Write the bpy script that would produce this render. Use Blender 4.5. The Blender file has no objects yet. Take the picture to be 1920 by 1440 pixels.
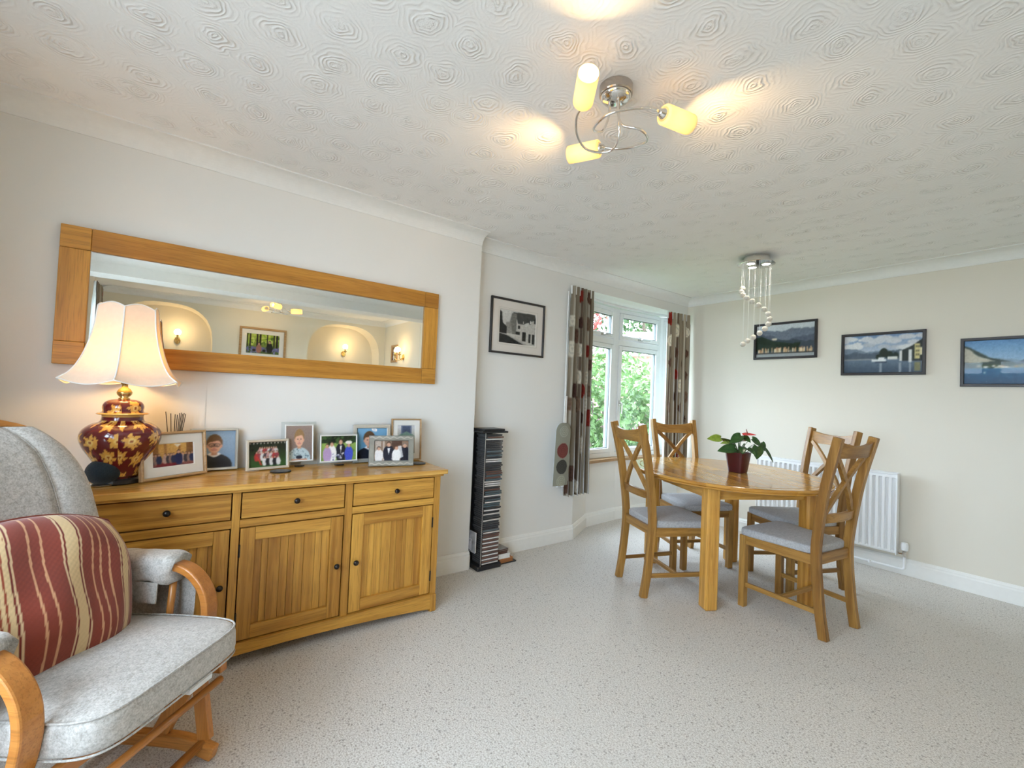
import bpy, math, random
import numpy as np
from mathutils import Vector, Matrix
random.seed(7)
rng = np.random.default_rng(11)
SC = bpy.context.scene
COL = SC.collection
PI = math.pi
rad = math.radians

# ------------------------------------------------------------------ camera
cam_d = bpy.data.cameras.new('camera')
cam = bpy.data.objects.new('camera', cam_d)
COL.objects.link(cam)
SC.camera = cam
CX, CY, CZ = 2.7011, 0.0, 1.2331
yaw, pitch, roll = rad(53.373), rad(1.511), rad(2.432)
fwd = Vector((-math.sin(yaw)*math.cos(pitch), math.cos(yaw)*math.cos(pitch), math.sin(pitch)))
rt = Vector((math.cos(yaw), math.sin(yaw), 0)); up = rt.cross(fwd)
r2 = math.cos(roll)*rt + math.sin(roll)*up
u2 = -math.sin(roll)*rt + math.cos(roll)*up
cam.matrix_world = Matrix(((r2.x, u2.x, -fwd.x, CX), (r2.y, u2.y, -fwd.y, CY), (r2.z, u2.z, -fwd.z, CZ), (0, 0, 0, 1)))
cam_d.sensor_fit = 'HORIZONTAL'
cam_d.sensor_width = 36.0
cam_d.lens = 834.0353*36.0/1920.0
cam_d.clip_start = 0.02
cam_d.clip_end = 200

# ------------------------------------------------------------------ world, daylight, exposure
world = bpy.data.worlds.new('overcast_sky')
SC.world = world
world.use_nodes = True
bg = world.node_tree.nodes['Background']
bg.inputs[0].default_value = (0.68, 0.82, 1.0, 1)
bg.inputs[1].default_value = 22.5
SC.view_settings.view_transform = 'Standard'
SC.view_settings.look = 'None'
SC.view_settings.exposure = 0.0
SC.view_settings.gamma = 1.0
SC.view_settings.use_curve_mapping = False
SC.cycles.use_denoising = True
SC.cycles.max_bounces = 8
SC.cycles.diffuse_bounces = 5
SC.cycles.use_adaptive_sampling = True
SC.cycles.adaptive_threshold = 0.08
SC.cycles.adaptive_min_samples = 16
SC.cycles.glossy_bounces = 4
SC.cycles.transparent_max_bounces = 8
SC.cycles.sample_clamp_indirect = 6.0
SC.cycles.caustics_reflective = False
SC.cycles.caustics_refractive = False

def portal(loc, normal, sx, sy):
    """marks a window opening so that sky light through it is sampled well"""
    d = bpy.data.lights.new('window_portal', 'AREA'); d.shape = 'RECTANGLE'; d.size = sx; d.size_y = sy
    d.cycles.is_portal = True
    o = bpy.data.objects.new('window_portal', d); COL.objects.link(o)
    o.location = loc; o.rotation_euler = Vector(normal).to_track_quat('-Z', 'Z').to_euler()
portal((2.25, -1.0, 1.36), (0, 1, 0), 2.6, 1.6)
portal((-0.52, 3.62, 1.43), (1, 0, 0), 1.7, 1.6)

# ------------------------------------------------------------------ helpers
def lin(c):
    c = np.asarray(c, float)/255.0
    return np.where(c <= 0.04045, c/12.92, ((c+0.055)/1.055)**2.4)
def L3(*c):
    return tuple(float(v) for v in lin(c))

class MB:
    """collects shapes, builds ONE mesh object"""
    def __init__(s): s.v = []; s.f = []; s.g = []; s.c = []
    def add(s, vs, fs, ax='x', col=None):
        o = len(s.v); off = Vector((random.uniform(0, 9), random.uniform(0, 9), random.uniform(0, 9)))
        for v in vs:
            v = Vector(v); s.v.append(v)
            if isinstance(ax, Vector):
                a = v.dot(ax); g = Vector((a, (v-ax*a).x+(v-ax*a).y*.7, v.z))
            elif ax == 'x': g = Vector((v.x, v.y, v.z))
            elif ax == 'y': g = Vector((v.y, v.x, v.z))
            else: g = Vector((v.z, v.x, v.y))
            s.g.append(g+off)
        s.f += [tuple(i+o for i in f) for f in fs]
        if col is not None: s.c += list(col)
        return s
    def box(s, x0, x1, y0, y1, z0, z1, ax='x', M=None):
        vs = [Vector((x, y, z)) for z in (z0, z1) for y in (y0, y1) for x in (x0, x1)]
        if M is not None: vs = [M @ v for v in vs]
        return s.add(vs, [(0, 2, 3, 1), (4, 5, 7, 6), (0, 1, 5, 4), (2, 6, 7, 3), (0, 4, 6, 2), (1, 3, 7, 5)], ax)
    def loft(s, rings, ax='x', cap=True, closed=False, wrap=True):
        n = len(rings[0]); vs = [p for r in rings for p in r]; fs = []
        m = len(rings)
        for i in range(m if closed else m-1):
            a, b = i*n, ((i+1) % m)*n
            for j in range(n if wrap else n-1):
                k = (j+1) % n
                fs.append((a+j, a+k, b+k, b+j))
        if cap and not closed and wrap:
            fs.append(tuple(range(n-1, -1, -1))); fs.append(tuple(range((m-1)*n, m*n)))
        return s.add(vs, fs, ax)
    def prism(s, prof, d0, d1, plane='xz', ax='x'):
        def P(a, b, d):
            return {'xz': (a, d, b), 'yz': (d, a, b), 'xy': (a, b, d)}[plane]
        return s.loft([[P(a, b, d0) for a, b in prof], [P(a, b, d1) for a, b in prof]], ax)
    def tube(s, pts, r, n=10, ax='x', cap=True):
        pts = [Vector(p) for p in pts]; rings = []; m = len(pts)
        rr = r if isinstance(r, (list, tuple)) else [r]*m
        t0 = (pts[1]-pts[0]).normalized()
        a = t0.orthogonal().normalized()
        for i in range(m):
            t = (pts[min(i+1, m-1)]-pts[max(i-1, 0)]).normalized()
            a = (a-t*a.dot(t)).normalized(); b = t.cross(a)
            rings.append([pts[i]+(a*math.cos(2*PI*k/n)+b*math.sin(2*PI*k/n))*rr[i] for k in range(n)])
        return s.loft(rings, ax, cap)
    def strip(s, pts, w, d, side, ax='x'):
        """rectangular section swept on a path; side = fixed width direction"""
        pts = [Vector(p) for p in pts]; side = Vector(side).normalized(); rings = []; m = len(pts)
        for i in range(m):
            t = (pts[min(i+1, m-1)]-pts[max(i-1, 0)]).normalized(); b = t.cross(side).normalized()
            rings.append([pts[i]+side*w/2+b*d/2, pts[i]-side*w/2+b*d/2, pts[i]-side*w/2-b*d/2, pts[i]+side*w/2-b*d/2])
        return s.loft(rings, ax)
    def lathe(s, prof, n=32, c=(0, 0, 0), ax='z', cap=True):
        return s.loft([[Vector((c[0]+r*math.cos(2*PI*k/n), c[1]+r*math.sin(2*PI*k/n), c[2]+z)) for k in range(n)] for r, z in prof], ax, cap)
    def grid(s, fn, nu, nv, col=None, ax='x'):
        vs = []; cs = []
        for j in range(nv+1):
            for i in range(nu+1):
                vs.append(fn(i/nu, j/nv))
                if col: cs.append(col(i/nu, j/nv))
        fs = [(j*(nu+1)+i, j*(nu+1)+i+1, (j+1)*(nu+1)+i+1, (j+1)*(nu+1)+i) for j in range(nv) for i in range(nu)]
        return s.add(vs, fs, ax, cs if col else None)
    def ball(s, c, r, n=12, m=8, sc=(1, 1, 1)):
        return s.loft([[Vector((c[0]+sc[0]*r*math.sin(PI*max(.01, min(.99, j/m)))*math.cos(2*PI*k/n), c[1]+sc[1]*r*math.sin(PI*max(.01, min(.99, j/m)))*math.sin(2*PI*k/n), c[2]-sc[2]*r*math.cos(PI*j/m))) for k in range(n)] for j in range(m+1)], 'z')
    def build(s, name, mat, parent=None, org=None, smooth=False, bevel=0, subsurf=0, seg=2):
        """org: world/base point that becomes the origin (verts given relative to it are shifted)"""
        o3 = Vector(org) if org is not None else Vector((0, 0, 0))
        me = bpy.data.meshes.new(name)
        me.from_pydata([tuple(v-o3) for v in s.v], [], s.f)
        a = me.attributes.new('grain', 'FLOAT_VECTOR', 'POINT')
        a.data.foreach_set('vector', np.array([tuple(g) for g in s.g], dtype=np.float32).ravel())
        if s.c:
            ca = me.attributes.new('col', 'FLOAT_COLOR', 'POINT')
            arr = np.ones((len(s.v), 4), dtype=np.float32); arr[:, :3] = np.array(s.c)[:, :3]
            ca.data.foreach_set('color', arr.ravel())
        me.materials.append(mat)
        if smooth:
            me.polygons.foreach_set('use_smooth', [True]*len(me.polygons))
        me.update()
        ob = bpy.data.objects.new(name, me); COL.objects.link(ob)
        if parent is not None: ob.parent = parent
        elif org is not None: ob.location = o3
        if bevel:
            b = ob.modifiers.new('bevel', 'BEVEL'); b.width = bevel; b.segments = seg; b.limit_method = 'ANGLE'; b.angle_limit = rad(40)
        if subsurf:
            b = ob.modifiers.new('subsurf', 'SUBSURF'); b.levels = subsurf; b.render_levels = subsurf
        return ob

def tag(o, label=None, cat=None, group=None, kind=None):
    for k, v in (('label', label), ('category', cat), ('group', group), ('kind', kind)):
        if v: o[k] = v
    return o
def thing(name, label, cat, loc=(0, 0, 0), rotz=0, group=None, tilt=None):
    o = bpy.data.objects.new(name, None); COL.objects.link(o)
    o.empty_display_size = .05
    o.location = loc; o.rotation_euler = (tilt or 0, 0, rotz)
    return tag(o, label, cat, group)
def struct(name, mb, mat, **k):
    return tag(mb.build(name, mat, **k), kind='structure')
def share(ob, name, parent, loc=(0, 0, 0), rot=(0, 0, 0)):
    c = ob.copy(); COL.objects.link(c); c.parent = parent; c.location = loc; c.rotation_euler = rot
    return c
def copy_tree(o, parent=None):
    c = o.copy(); COL.objects.link(c); c.parent = parent
    for ch in list(o.children): copy_tree(ch, c)
    return c
def bez(pts, n=24):
    """Catmull-Rom through points"""
    P = [Vector(p) for p in pts]; P = [P[0]*2-P[1]]+P+[P[-1]*2-P[-2]]
    out = []; m = len(P)-3
    for i in range(m):
        k = max(2, n//m)
        for j in range(k):
            t = j/k; a, b, c, d = P[i:i+4]
            out.append(.5*((2*b)+(c-a)*t+(2*a-5*b+4*c-d)*t*t+(3*b-a-3*c+d)*t**3))
    out.append(P[-2]); return out
def smooth01(x):
    x = max(0., min(1., x)); return x*x*(3-2*x)

# ------------------------------------------------------------------ materials
MATS = {}
class N:
    def __init__(s, name):
        s.m = bpy.data.materials.new(name); s.m.use_nodes = True; s.t = s.m.node_tree; s.t.nodes.clear()
        s.out = s.n('ShaderNodeOutputMaterial')
        MATS[name] = s.m
    def n(s, t, **k):
        x = s.t.nodes.new(t)
        for a, v in k.items(): setattr(x, a, v)
        return x
    def l(s, a, b): s.t.links.new(a, b)
    def val(s, node, **k):
        for a, v in k.items():
            node.inputs[a.replace('_', ' ')].default_value = v
        return node
    def math(s, op, a, b=None, clamp=False):
        x = s.n('ShaderNodeMath', operation=op, use_clamp=clamp)
        for i, q in enumerate((a, b)):
            if q is None: continue
            if isinstance(q, (int, float)): x.inputs[i].default_value = q
            else: s.l(q, x.inputs[i])
        return x.outputs[0]
    def ramp(s, fac, stops):
        r = s.n('ShaderNodeValToRGB'); e = r.color_ramp.elements
        while len(e) < len(stops): e.new(0.5)
        for q, (p, c) in zip(e, stops): q.position = p; q.color = tuple(c)+(1,) if len(c) == 3 else c
        s.l(fac, r.inputs[0]); return r.outputs[0]
    def mix(s, fac, a, b, mode='MIX'):
        x = s.n('ShaderNodeMix', data_type='RGBA', blend_type=mode)
        for q, i in ((fac, 0), (a, 6), (b, 7)):
            if isinstance(q, (int, float)): x.inputs[i].default_value = q
            elif isinstance(q, tuple): x.inputs[i].default_value = q+(1,) if len(q) == 3 else q
            else: s.l(q, x.inputs[i])
        return x.outputs[2]
    def noise(s, vec, scale, detail=3, rough=.5, dist=0):
        x = s.n('ShaderNodeTexNoise'); s.val(x, Scale=scale, Detail=detail, Roughness=rough, Distortion=dist)
        if vec is not None: s.l(vec, x.inputs['Vector'])
        return x.outputs[0]
    def mapping(s, vec, scale=(1, 1, 1), loc=(0, 0, 0)):
        x = s.n('ShaderNodeMapping'); x.inputs['Scale'].default_value = scale; x.inputs['Location'].default_value = loc
        s.l(vec, x.inputs[0]); return x.outputs[0]
    def bump(s, h, strength=.3, dist=.01):
        x = s.n('ShaderNodeBump'); s.val(x, Strength=strength, Distance=dist); s.l(h, x.inputs['Height']); return x.outputs[0]
    def bsdf(s, color=None, rough=.5, metal=0, normal=None, spec=.5, coat=0, sheen=0, alpha=None):
        b = s.n('ShaderNodeBsdfPrincipled')
        if isinstance(color, tuple): b.inputs['Base Color'].default_value = color+(1,) if len(color) == 3 else color
        elif color is not None: s.l(color, b.inputs['Base Color'])
        if isinstance(rough, (int, float)): b.inputs['Roughness'].default_value = rough
        else: s.l(rough, b.inputs['Roughness'])
        b.inputs['Metallic'].default_value = metal
        b.inputs['Specular IOR Level'].default_value = spec
        b.inputs['Coat Weight'].default_value = coat; b.inputs['Coat Roughness'].default_value = .08
        if sheen: b.inputs['Sheen Weight'].default_value = sheen
        if normal is not None: s.l(normal, b.inputs['Normal'])
        return b.outputs[0]
    def done(s, sh): s.l(sh, s.out.inputs[0]); return s.m
    def pos(s): return s.n('ShaderNodeNewGeometry').outputs['Position']
    def obj(s): return s.n('ShaderNodeTexCoord').outputs['Object']
    def attr(s, name):
        return s.n('ShaderNodeAttribute', attribute_name=name)
def plain(name, color, rough=.5, metal=0, spec=.5, coat=0, var=0.06, sheen=0, scale=30):
    m = N(name); p = m.obj(); f = m.noise(p, scale, 3)
    c0 = tuple(v*(1-var) for v in color); c1 = tuple(min(1, v*(1+var)) for v in color)
    c = m.ramp(f, [(.3, c0), (.7, c1)])
    return m.done(m.bsdf(c, rough, metal, None, spec, coat, sheen))

def wall_paint(name, color):
    m = N(name); p = m.pos()
    f = m.noise(p, 1.2, 2); c = m.ramp(f, [(.3, tuple(v*.975 for v in color)), (.7, color)])
    return m.done(m.bsdf(c, .75, 0, None, .25))
M_WALL = wall_paint('wall_paint', (.80, .785, .745))
M_WALL_E = wall_paint('end_wall_paint', (.765, .715, .615))
M_LOUNGE = wall_paint('lounge_wall_paint', (.78, .73, .60))
M_TRIM = plain('white_gloss_paint', (.84, .83, .79), .35, var=.015)
M_COVE = plain('coving_paint', (.82, .82, .79), .7, var=.015, spec=.2)
M_UPVC = plain('white_window_plastic', (.86, .87, .86), .3, var=.01)

# ceiling: combed swirl plaster
def mk_ceiling():
    m = N('swirl_plaster'); p = m.pos()
    warp = m.n('ShaderNodeTexNoise', noise_dimensions='2D'); m.val(warp, Scale=9, Detail=2); m.l(p, warp.inputs['Vector'])
    off = m.n('ShaderNodeVectorMath', operation='SCALE'); m.l(warp.outputs['Color'], off.inputs[0]); off.inputs['Scale'].default_value = .06
    ad = m.n('ShaderNodeVectorMath', operation='ADD'); m.l(p, ad.inputs[0]); m.l(off.outputs[0], ad.inputs[1])
    vo = m.n('ShaderNodeTexVoronoi', voronoi_dimensions='2D', feature='F1'); m.val(vo, Scale=5.6, Randomness=.45); m.l(ad.outputs[0], vo.inputs['Vector'])
    d = vo.outputs['Distance']
    rr = m.n('ShaderNodeSeparateColor'); m.l(vo.outputs['Color'], rr.inputs[0])
    frq = m.math('ADD', 62., m.math('MULTIPLY', rr.outputs[0], 22.))
    ph = m.math('ADD', m.math('MULTIPLY', d, frq), m.math('MULTIPLY', m.noise(p, 15, 2), 8.))
    ring = m.math('POWER', m.math('ADD', m.math('MULTIPLY', m.math('SINE', ph), .5), .5), 1.6)
    mask = m.ramp(d, [(.0, (.8,)*3), (.24, (1,)*3), (.36, (.38,)*3), (.6, (.10,)*3)])
    amp = m.ramp(m.noise(p, 13, 2), [(.38, (.12,)*3), (.60, (1,)*3)])
    core = m.math('MULTIPLY', m.ramp(d, [(.05, (1,)*3), (.27, (0,)*3)]), m.noise(p, 95, 3, .65))
    h = m.math('ADD', m.math('MULTIPLY', m.math('MULTIPLY', ring, mask), amp), m.math('MULTIPLY', core, 1.4))
    h = m.math('ADD', h, m.math('MULTIPLY', m.noise(p, 130, 2), .12))
    b = m.bump(h, .55, .0075)
    c = m.ramp(m.noise(p, .9, 2), [(.3, (.875, .868, .84)), (.7, (.90, .893, .87))])
    return m.done(m.bsdf(c, .8, 0, b, .2))
M_CEIL = mk_ceiling()
M_CEIL2 = plain('plain_ceiling_paint', (.82, .81, .78), .8, var=.01)

def mk_carpet():
    m = N('speckled_carpet'); p = m.pos()
    fine = m.noise(p, 165, 2, .8); mid = m.noise(p, 42, 3, .6); big = m.noise(p, 1.3, 3)
    c = m.ramp(fine, [(.30, (.27, .235, .20)), (.42, (.54, .495, .44)), (.53, (.70, .665, .615)), (.70, (.83, .80, .76))])
    vo = m.n('ShaderNodeTexVoronoi', feature='F1'); m.val(vo, Scale=62, Randomness=1.); m.l(p, vo.inputs['Vector'])
    sp = m.math('MULTIPLY', m.ramp(vo.outputs['Distance'], [(.12, (1,)*3), (.36, (0,)*3)]), m.ramp(mid, [(.47, (0,)*3), (.54, (1,)*3)]))
    c = m.mix(m.math('MULTIPLY', sp, .8), c, (.23, .20, .175))
    c = m.mix(m.ramp(big, [(.35, (.0,)*3), (.7, (.25,)*3)]), c, (.60, .545, .48), 'MIX')
    b = m.bump(m.math('ADD', fine, m.math('MULTIPLY', mid, .8)), .5, .006)
    return m.done(m.bsdf(c, .95, 0, b, .05, sheen=.15))
M_CARPET = mk_carpet()

def oak(name, dark, light, rough=.38, coat=0., knots=.5, contrast=1.):
    m = N(name); g = m.attr('grain').outputs['Vector']
    rnd = m.n('ShaderNodeObjectInfo').outputs['Random']
    w = m.mapping(g, (1.1, 13, 13))
    f1 = m.noise(w, 1.6, 4, .6, .9)
    f2 = m.noise(m.mapping(g, (3.5, 90, 90)), 2.2, 3, .6)
    wave = m.n('ShaderNodeTexWave', wave_type='RINGS'); m.val(wave, Scale=1.1, Distortion=4.5, Detail=2.5); m.l(m.mapping(g, (.45, 9, 9)), wave.inputs['Vector'])
    f = m.math('ADD', m.math('MULTIPLY', f1, .62), m.math('MULTIPLY', wave.outputs['Fac'], .16*contrast))
    f = m.math('ADD', f, m.math('MULTIPLY', m.math('SUBTRACT', rnd, .5), .32))
    mid = tuple((a*.45+b*.55) for a, b in zip(dark, light))
    c = m.ramp(f, [(.18, dark), (.42, mid), (.66, light)])
    c = m.mix(m.ramp(f2, [(.34, (.45,)*3), (.5, (0,)*3)]), c, tuple(v*.55 for v in dark))
    b = m.bump(f2, .10, .002)
    return m.done(m.bsdf(c, rough, 0, b, .45, coat))
M_OAK = oak('golden_oak', (.34, .142, .018), (.66, .345, .060))
M_OAK_TOP = oak('polished_oak', (.54, .27, .055), (.82, .52, .14), .22, .10)
M_OAK_MIR = oak('mirror_oak', (.36, .145, .016), (.62, .30, .045))
M_CHAIR = oak('dining_oak', (.22, .098, .019), (.46, .245, .058), .38)
M_TABLE = oak('table_oak', (.42, .185, .030), (.72, .39, .080), .16, .2)
M_BEECH = oak('orange_beech', (.42, .15, .028), (.62, .27, .065), .3, .2, contrast=.5)
M_FRAMEOAK = oak('photo_frame_oak', (.36, .21, .09), (.55, .36, .18))

def fabric(name, c0, c1, scale=260, rough=.95, bump=.35):
    m = N(name); p = m.obj(); f = m.noise(p, scale, 2, .7); g = m.noise(p, scale*.33, 3, .6)
    c = m.ramp(m.math('ADD', m.math('MULTIPLY', f, .6), m.math('MULTIPLY', g, .4)), [(.35, c0), (.62, c1)])
    b = m.bump(f, bump, .003)
    return m.done(m.bsdf(c, rough, 0, b, .1, sheen=.25))
M_FELT = fabric('grey_felt', (.32, .295, .262), (.56, .53, .49), 200)
M_SEAT = fabric('seat_grey_weave', (.29, .29, .295), (.50, .50, .505), 260)
M_KNOB = plain('dark_bronze', (.035, .03, .028), .3, .7)
M_BLACK = plain('black_plastic', (.018, .018, .02), .35)
M_BLACKWOOD = plain('black_frame_wood', (.022, .018, .018), .4, var=.2)
M_CHROME = plain('chrome', (.78, .76, .73), .08, 1., var=.02)
M_STEEL = plain('brushed_metal', (.62, .62, .60), .3, 1., var=.03)
M_BRASS = plain('aged_brass', (.60, .42, .16), .25, 1., var=.1)
M_NAVY = fabric('navy_mesh', (.010, .018, .028), (.028, .045, .062), 700)
M_RAD = plain('radiator_enamel', (.86, .87, .87), .28, var=.01)
M_MOUNT = plain('cream_mount_card', (.86, .84, .79), .8, var=.01)
M_PINKMOUNT = plain('pinkish_mount_card', (.79, .73, .66), .8, var=.01)
M_SILVER = plain('silver_frame', (.56, .58, .57), .35, .6, var=.06)
M_PEWTER = plain('pewter_frame', (.36, .40, .41), .3, .8, var=.1)
M_CHAMP = plain('champagne_frame', (.62, .58, .50), .35, .4, var=.04)
M_WHITEF = plain('white_frame', (.80, .80, .78), .4, var=.02)
M_DARKGAP = plain('painted_gap_shade', (.022, .012, .006), .9)  # near-black colour that paints shade into the sideboard's gaps
M_SOIL = plain('potting_soil', (.035, .022, .015), .95, var=.5, scale=200)
M_POT = plain('maroon_pot', (.062, .008, .010), .3, var=.1)
M_LEAF = plain('anthurium_leaf', (.028, .085, .018), .25, var=.35, scale=40)
M_LEAF_Y = plain('young_anthurium_leaf', (.24, .34, .035), .3, var=.2, scale=40)
M_STEMG = plain('green_stem', (.06, .11, .03), .5)
M_SPATHE = plain('red_spathe', (.62, .018, .020), .25, var=.1)
M_CORD = plain('white_cord', (.80, .81, .80), .6)
M_BULBCAP = plain('lamp_cap', (.30, .19, .07), .35, .9)

def attr_mat(name, rough=.5, spec=.4, coat=0, bump=None, sheen=0, trans=0):
    m = N(name); c = m.attr('col').outputs['Color']; nb = None
    if bump: nb = m.bump(m.noise(m.obj(), bump, 2, .6), .25, .002)
    s = m.bsdf(c, rough, 0, nb, spec, coat, sheen)
    if trans:
        t = m.n('ShaderNodeBsdfTranslucent'); m.l(c, t.inputs[0])
        x = m.n('ShaderNodeMixShader'); x.inputs[0].default_value = trans; m.l(s, x.inputs[1]); m.l(t.outputs[0], x.inputs[2]); s = x.outputs[0]
    return m.done(s)
M_PRINT = attr_mat('photo_print', .35, .3)
M_CERAMIC = attr_mat('painted_ceramic', .12, .5, .6)
M_CURTAIN = attr_mat('printed_curtain', .9, .1, 0, 500, .1, .18)
M_CUSHION = attr_mat('striped_cushion', .95, .05, 0, 350, .3)

def glass(name, tint=(1, 1, 1), refl=1.0):
    m = N(name)
    t = m.n('ShaderNodeBsdfTransparent'); t.inputs[0].default_value = tint+(1,)
    g = m.n('ShaderNodeBsdfGlossy'); g.inputs['Roughness'].default_value = .02
    lw = m.n('ShaderNodeLayerWeight'); lw.inputs[0].default_value = .5
    fr = m.math('ADD', .03, m.math('MULTIPLY', m.math('POWER', lw.outputs['Facing'], 5.), .9))
    x = m.n('ShaderNodeMixShader'); m.l(m.math('MULTIPLY', fr, refl), x.inputs[0]); m.l(t.outputs[0], x.inputs[1]); m.l(g.outputs[0], x.inputs[2])
    return m.done(x.outputs[0])
M_GLASS = glass('window_glass', (.97, .985, .98))
M_PICGLASS = glass('picture_glass', (.98, .98, .98), .22)
M_ACRYL = glass('clear_acrylic', (.93, .95, .95), 1.)
def emit(name, color, s):
    m = N(name); e = m.n('ShaderNodeEmission'); e.inputs[0].default_value = color+(1,); e.inputs[1].default_value = s
    return m.done(e.outputs[0])
M_BULB = emit('lit_bulb', (1., .78, .42), 22)
M_BULB_W = emit('lit_spot', (1., .93, .80), 18)
def mk_mirror():
    m = N('silvered_glass'); return m.done(m.bsdf((.90, .92, .91), .005, 1.))
M_MIRROR = mk_mirror()
def translucent(name, color, mixf, tcol=None, rough=.8):
    m = N(name); f = m.noise(m.obj(), 60, 4, .6)
    c = m.ramp(f, [(.3, tuple(v*.93 for v in color)), (.7, color)])
    d = m.bsdf(c, rough, 0, None, .15)
    t = m.n('ShaderNodeBsdfTranslucent'); t.inputs[0].default_value = (tcol or color)+(1,)
    x = m.n('ShaderNodeMixShader'); x.inputs[0].default_value = mixf; m.l(d, x.inputs[1]); m.l(t.outputs[0], x.inputs[2])
    return m.done(x.outputs[0])
M_SHADE = translucent('cream_shade_cloth', (.84, .80, .69), .22, (.95, .60, .24))
M_FROST = translucent('frosted_amber_glass', (.95, .88, .72), .55, (1., .86, .58), .25)
def mk_crystal():
    m = N('crystal_ball'); g = m.n('ShaderNodeBsdfGlass'); g.inputs['IOR'].default_value = 1.3; g.inputs['Roughness'].default_value = .05
    d = m.n('ShaderNodeBsdfDiffuse'); d.inputs[0].default_value = (.95, .90, .80, 1)
    x = m.n('ShaderNodeMixShader'); x.inputs[0].default_value = .55; m.l(g.outputs[0], x.inputs[1]); m.l(d.outputs[0], x.inputs[2])
    return m.done(x.outputs[0])
M_CRYSTAL = mk_crystal()

def point_light(name, loc, energy, color, r=.02):
    d = bpy.data.lights.new(name, 'POINT'); d.energy = energy; d.color = color; d.shadow_soft_size = r
    o = bpy.data.objects.new(name, d); COL.objects.link(o); o.location = loc
    return o
WARM = (1., .62, .28)

# ================================================================== STRUCTURE
CEIL = 2.375; ZC = 2.30; CW = .11
XA = -.112; YE = 4.487; Y1 = 1.688; YF = -.85; XR = 3.1; XO = 4.7; YL = 2.75
struct('floor', MB().box(-.65, 5.2, YF-.3, YE+.15, -.12, 0), M_CARPET)
struct('ceiling', MB().box(XA-.3, 5.2, YF-.3, YE+.15, CEIL, CEIL+.1), M_CEIL)
# left wall: chimney breast (two plaster runs with a faint step), alcove, lintel over the bay
struct('wall_left', MB().box(-.4, 0, YF-.2, .105, 0, CEIL).box(-.4, -.003, .105, Y1, 0, CEIL), M_WALL)
struct('wall_alcove', MB().box(-.4, XA, Y1, 2.81, 0, CEIL), M_WALL)
struct('wall_lintel', MB().box(-.24, XA, 2.81, YE, 2.212, CEIL), M_WALL)
struct('wall_end', MB().box(-.34, XR+.2, YE, YE+.15, 0, CEIL), M_WALL_E)
struct('wall_right', MB().box(XR, XR+.15, YL+.15, YE, 0, CEIL), M_WALL_E)
struct('wall_lounge', MB().box(XR, 5.2, YL, YL+.15, 0, CEIL), M_LOUNGE)
fw = MB().box(-.4, 1.0, YF-.2, YF, 0, CEIL).box(3.5, 5.2, YF-.2, YF, 0, CEIL).box(1.0, 3.5, YF-.2, YF, 0, .55).box(1.0, 3.5, YF-.2, YF, 2.15, CEIL)
struct('wall_front', fw, M_WALL)
# opposite wall with two arched recesses
ow = MB()
def arch_wall(y0, y1, ztop, zs):
    c = (y0+y1)/2; hw = (y1-y0)/2; n = 20; pr = []
    for i in range(n+1):
        a = PI*i/n
        cc = abs(math.cos(a))**.75*(1 if math.cos(a) > 0 else -1); ss = math.sin(a)**.75
        pr.append((c-hw*cc, zs+(ztop-zs)*ss))
    for i in range(n):
        (ya, za), (yb, zb) = pr[i], pr[i+1]
        ow.add([(XO, ya, za), (XO, yb, zb), (XO, yb, CEIL), (XO, ya, CEIL), (XO+.36, ya, za), (XO+.36, yb, zb)], [(0, 1, 2, 3), (0, 4, 5, 1)])
    ow.add([(XO, y0, 0), (XO+.36, y0, 0), (XO+.36, y0, zs), (XO, y0, zs), (XO, y1, 0), (XO+.36, y1, 0), (XO+.36, y1, zs), (XO, y1, zs)], [(0, 1, 2, 3), (4, 7, 6, 5)])
for a in ((-.72, .32, 2.265, 1.72), (1.53, 2.66, 2.262, 1.70)): arch_wall(*a)
for y0, y1 in ((YF, -.72), (.32, 1.53), (2.66, YL)):
    ow.add([(XO, y0, 0), (XO, y1, 0), (XO, y1, CEIL), (XO, y0, CEIL)], [(0, 1, 2, 3)])
ow.box(XO+.36, XO+.46, YF, YL, 0, CEIL)
struct('wall_opposite', ow, M_LOUNGE)
# boxed ceiling beam between the dining room and the lounge
struct('beam', MB().box(2.85, 3.12, YF, YL, 2.2, CEIL), M_COVE)

def cove_prof(n=9, w=CW, h=CEIL-ZC):
    p = [(0, 0), (0, -h), (.007, -h)]
    for i in range(n+1):
        a = PI/2*i/n
        p.append((.007+(w-.014)*(1-math.cos(a)), -h+(h-.007)*math.sin(a)))
    return p+[(w, -.006), (w, 0)]
def cove(name, p0, p1, nrm, e0=0, e1=0):
    """coving along p0-p1 at ceiling; nrm points into the room; e = end extension per unit of projection (mitres)"""
    p0 = Vector(p0+(CEIL,)); p1 = Vector(p1+(CEIL,)); d = (p1-p0).normalized(); n = Vector(nrm+(0,)); r0 = []; r1 = []
    for a, b in cove_prof():
        r0.append(p0+n*a+Vector((0, 0, b))-d*(a*e0)); r1.append(p1+n*a+Vector((0, 0, b))+d*(a*e1))
    struct(name, MB().loft([r0, r1]), M_COVE)
cove('trim_1', (0, YF), (0, .105), (1, 0), -1, 0)
cove('trim_2', (-.006, .105), (-.006, Y1), (1, 0))
cove('trim_3', (XA, Y1), (XA, YE), (1, 0), 0, -1)
cove('trim_4', (XA, YE), (XR, YE), (0, -1), -1, -1)
cove('trim_5', (XR, YE), (XR, YL), (-1, 0), -1, 1)
cove('trim_6', (XO, YF), (XO, YL), (-1, 0), -1, -1)
cove('trim_7', (XR+.02, YL), (XO, YL), (0, -1), 0, -1)
cove('trim_8', (2.85, YF), (2.85, YL), (-1, 0))
cove('trim_9', (0, YF), (2.85, YF), (0, 1), -1, -1)
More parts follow.
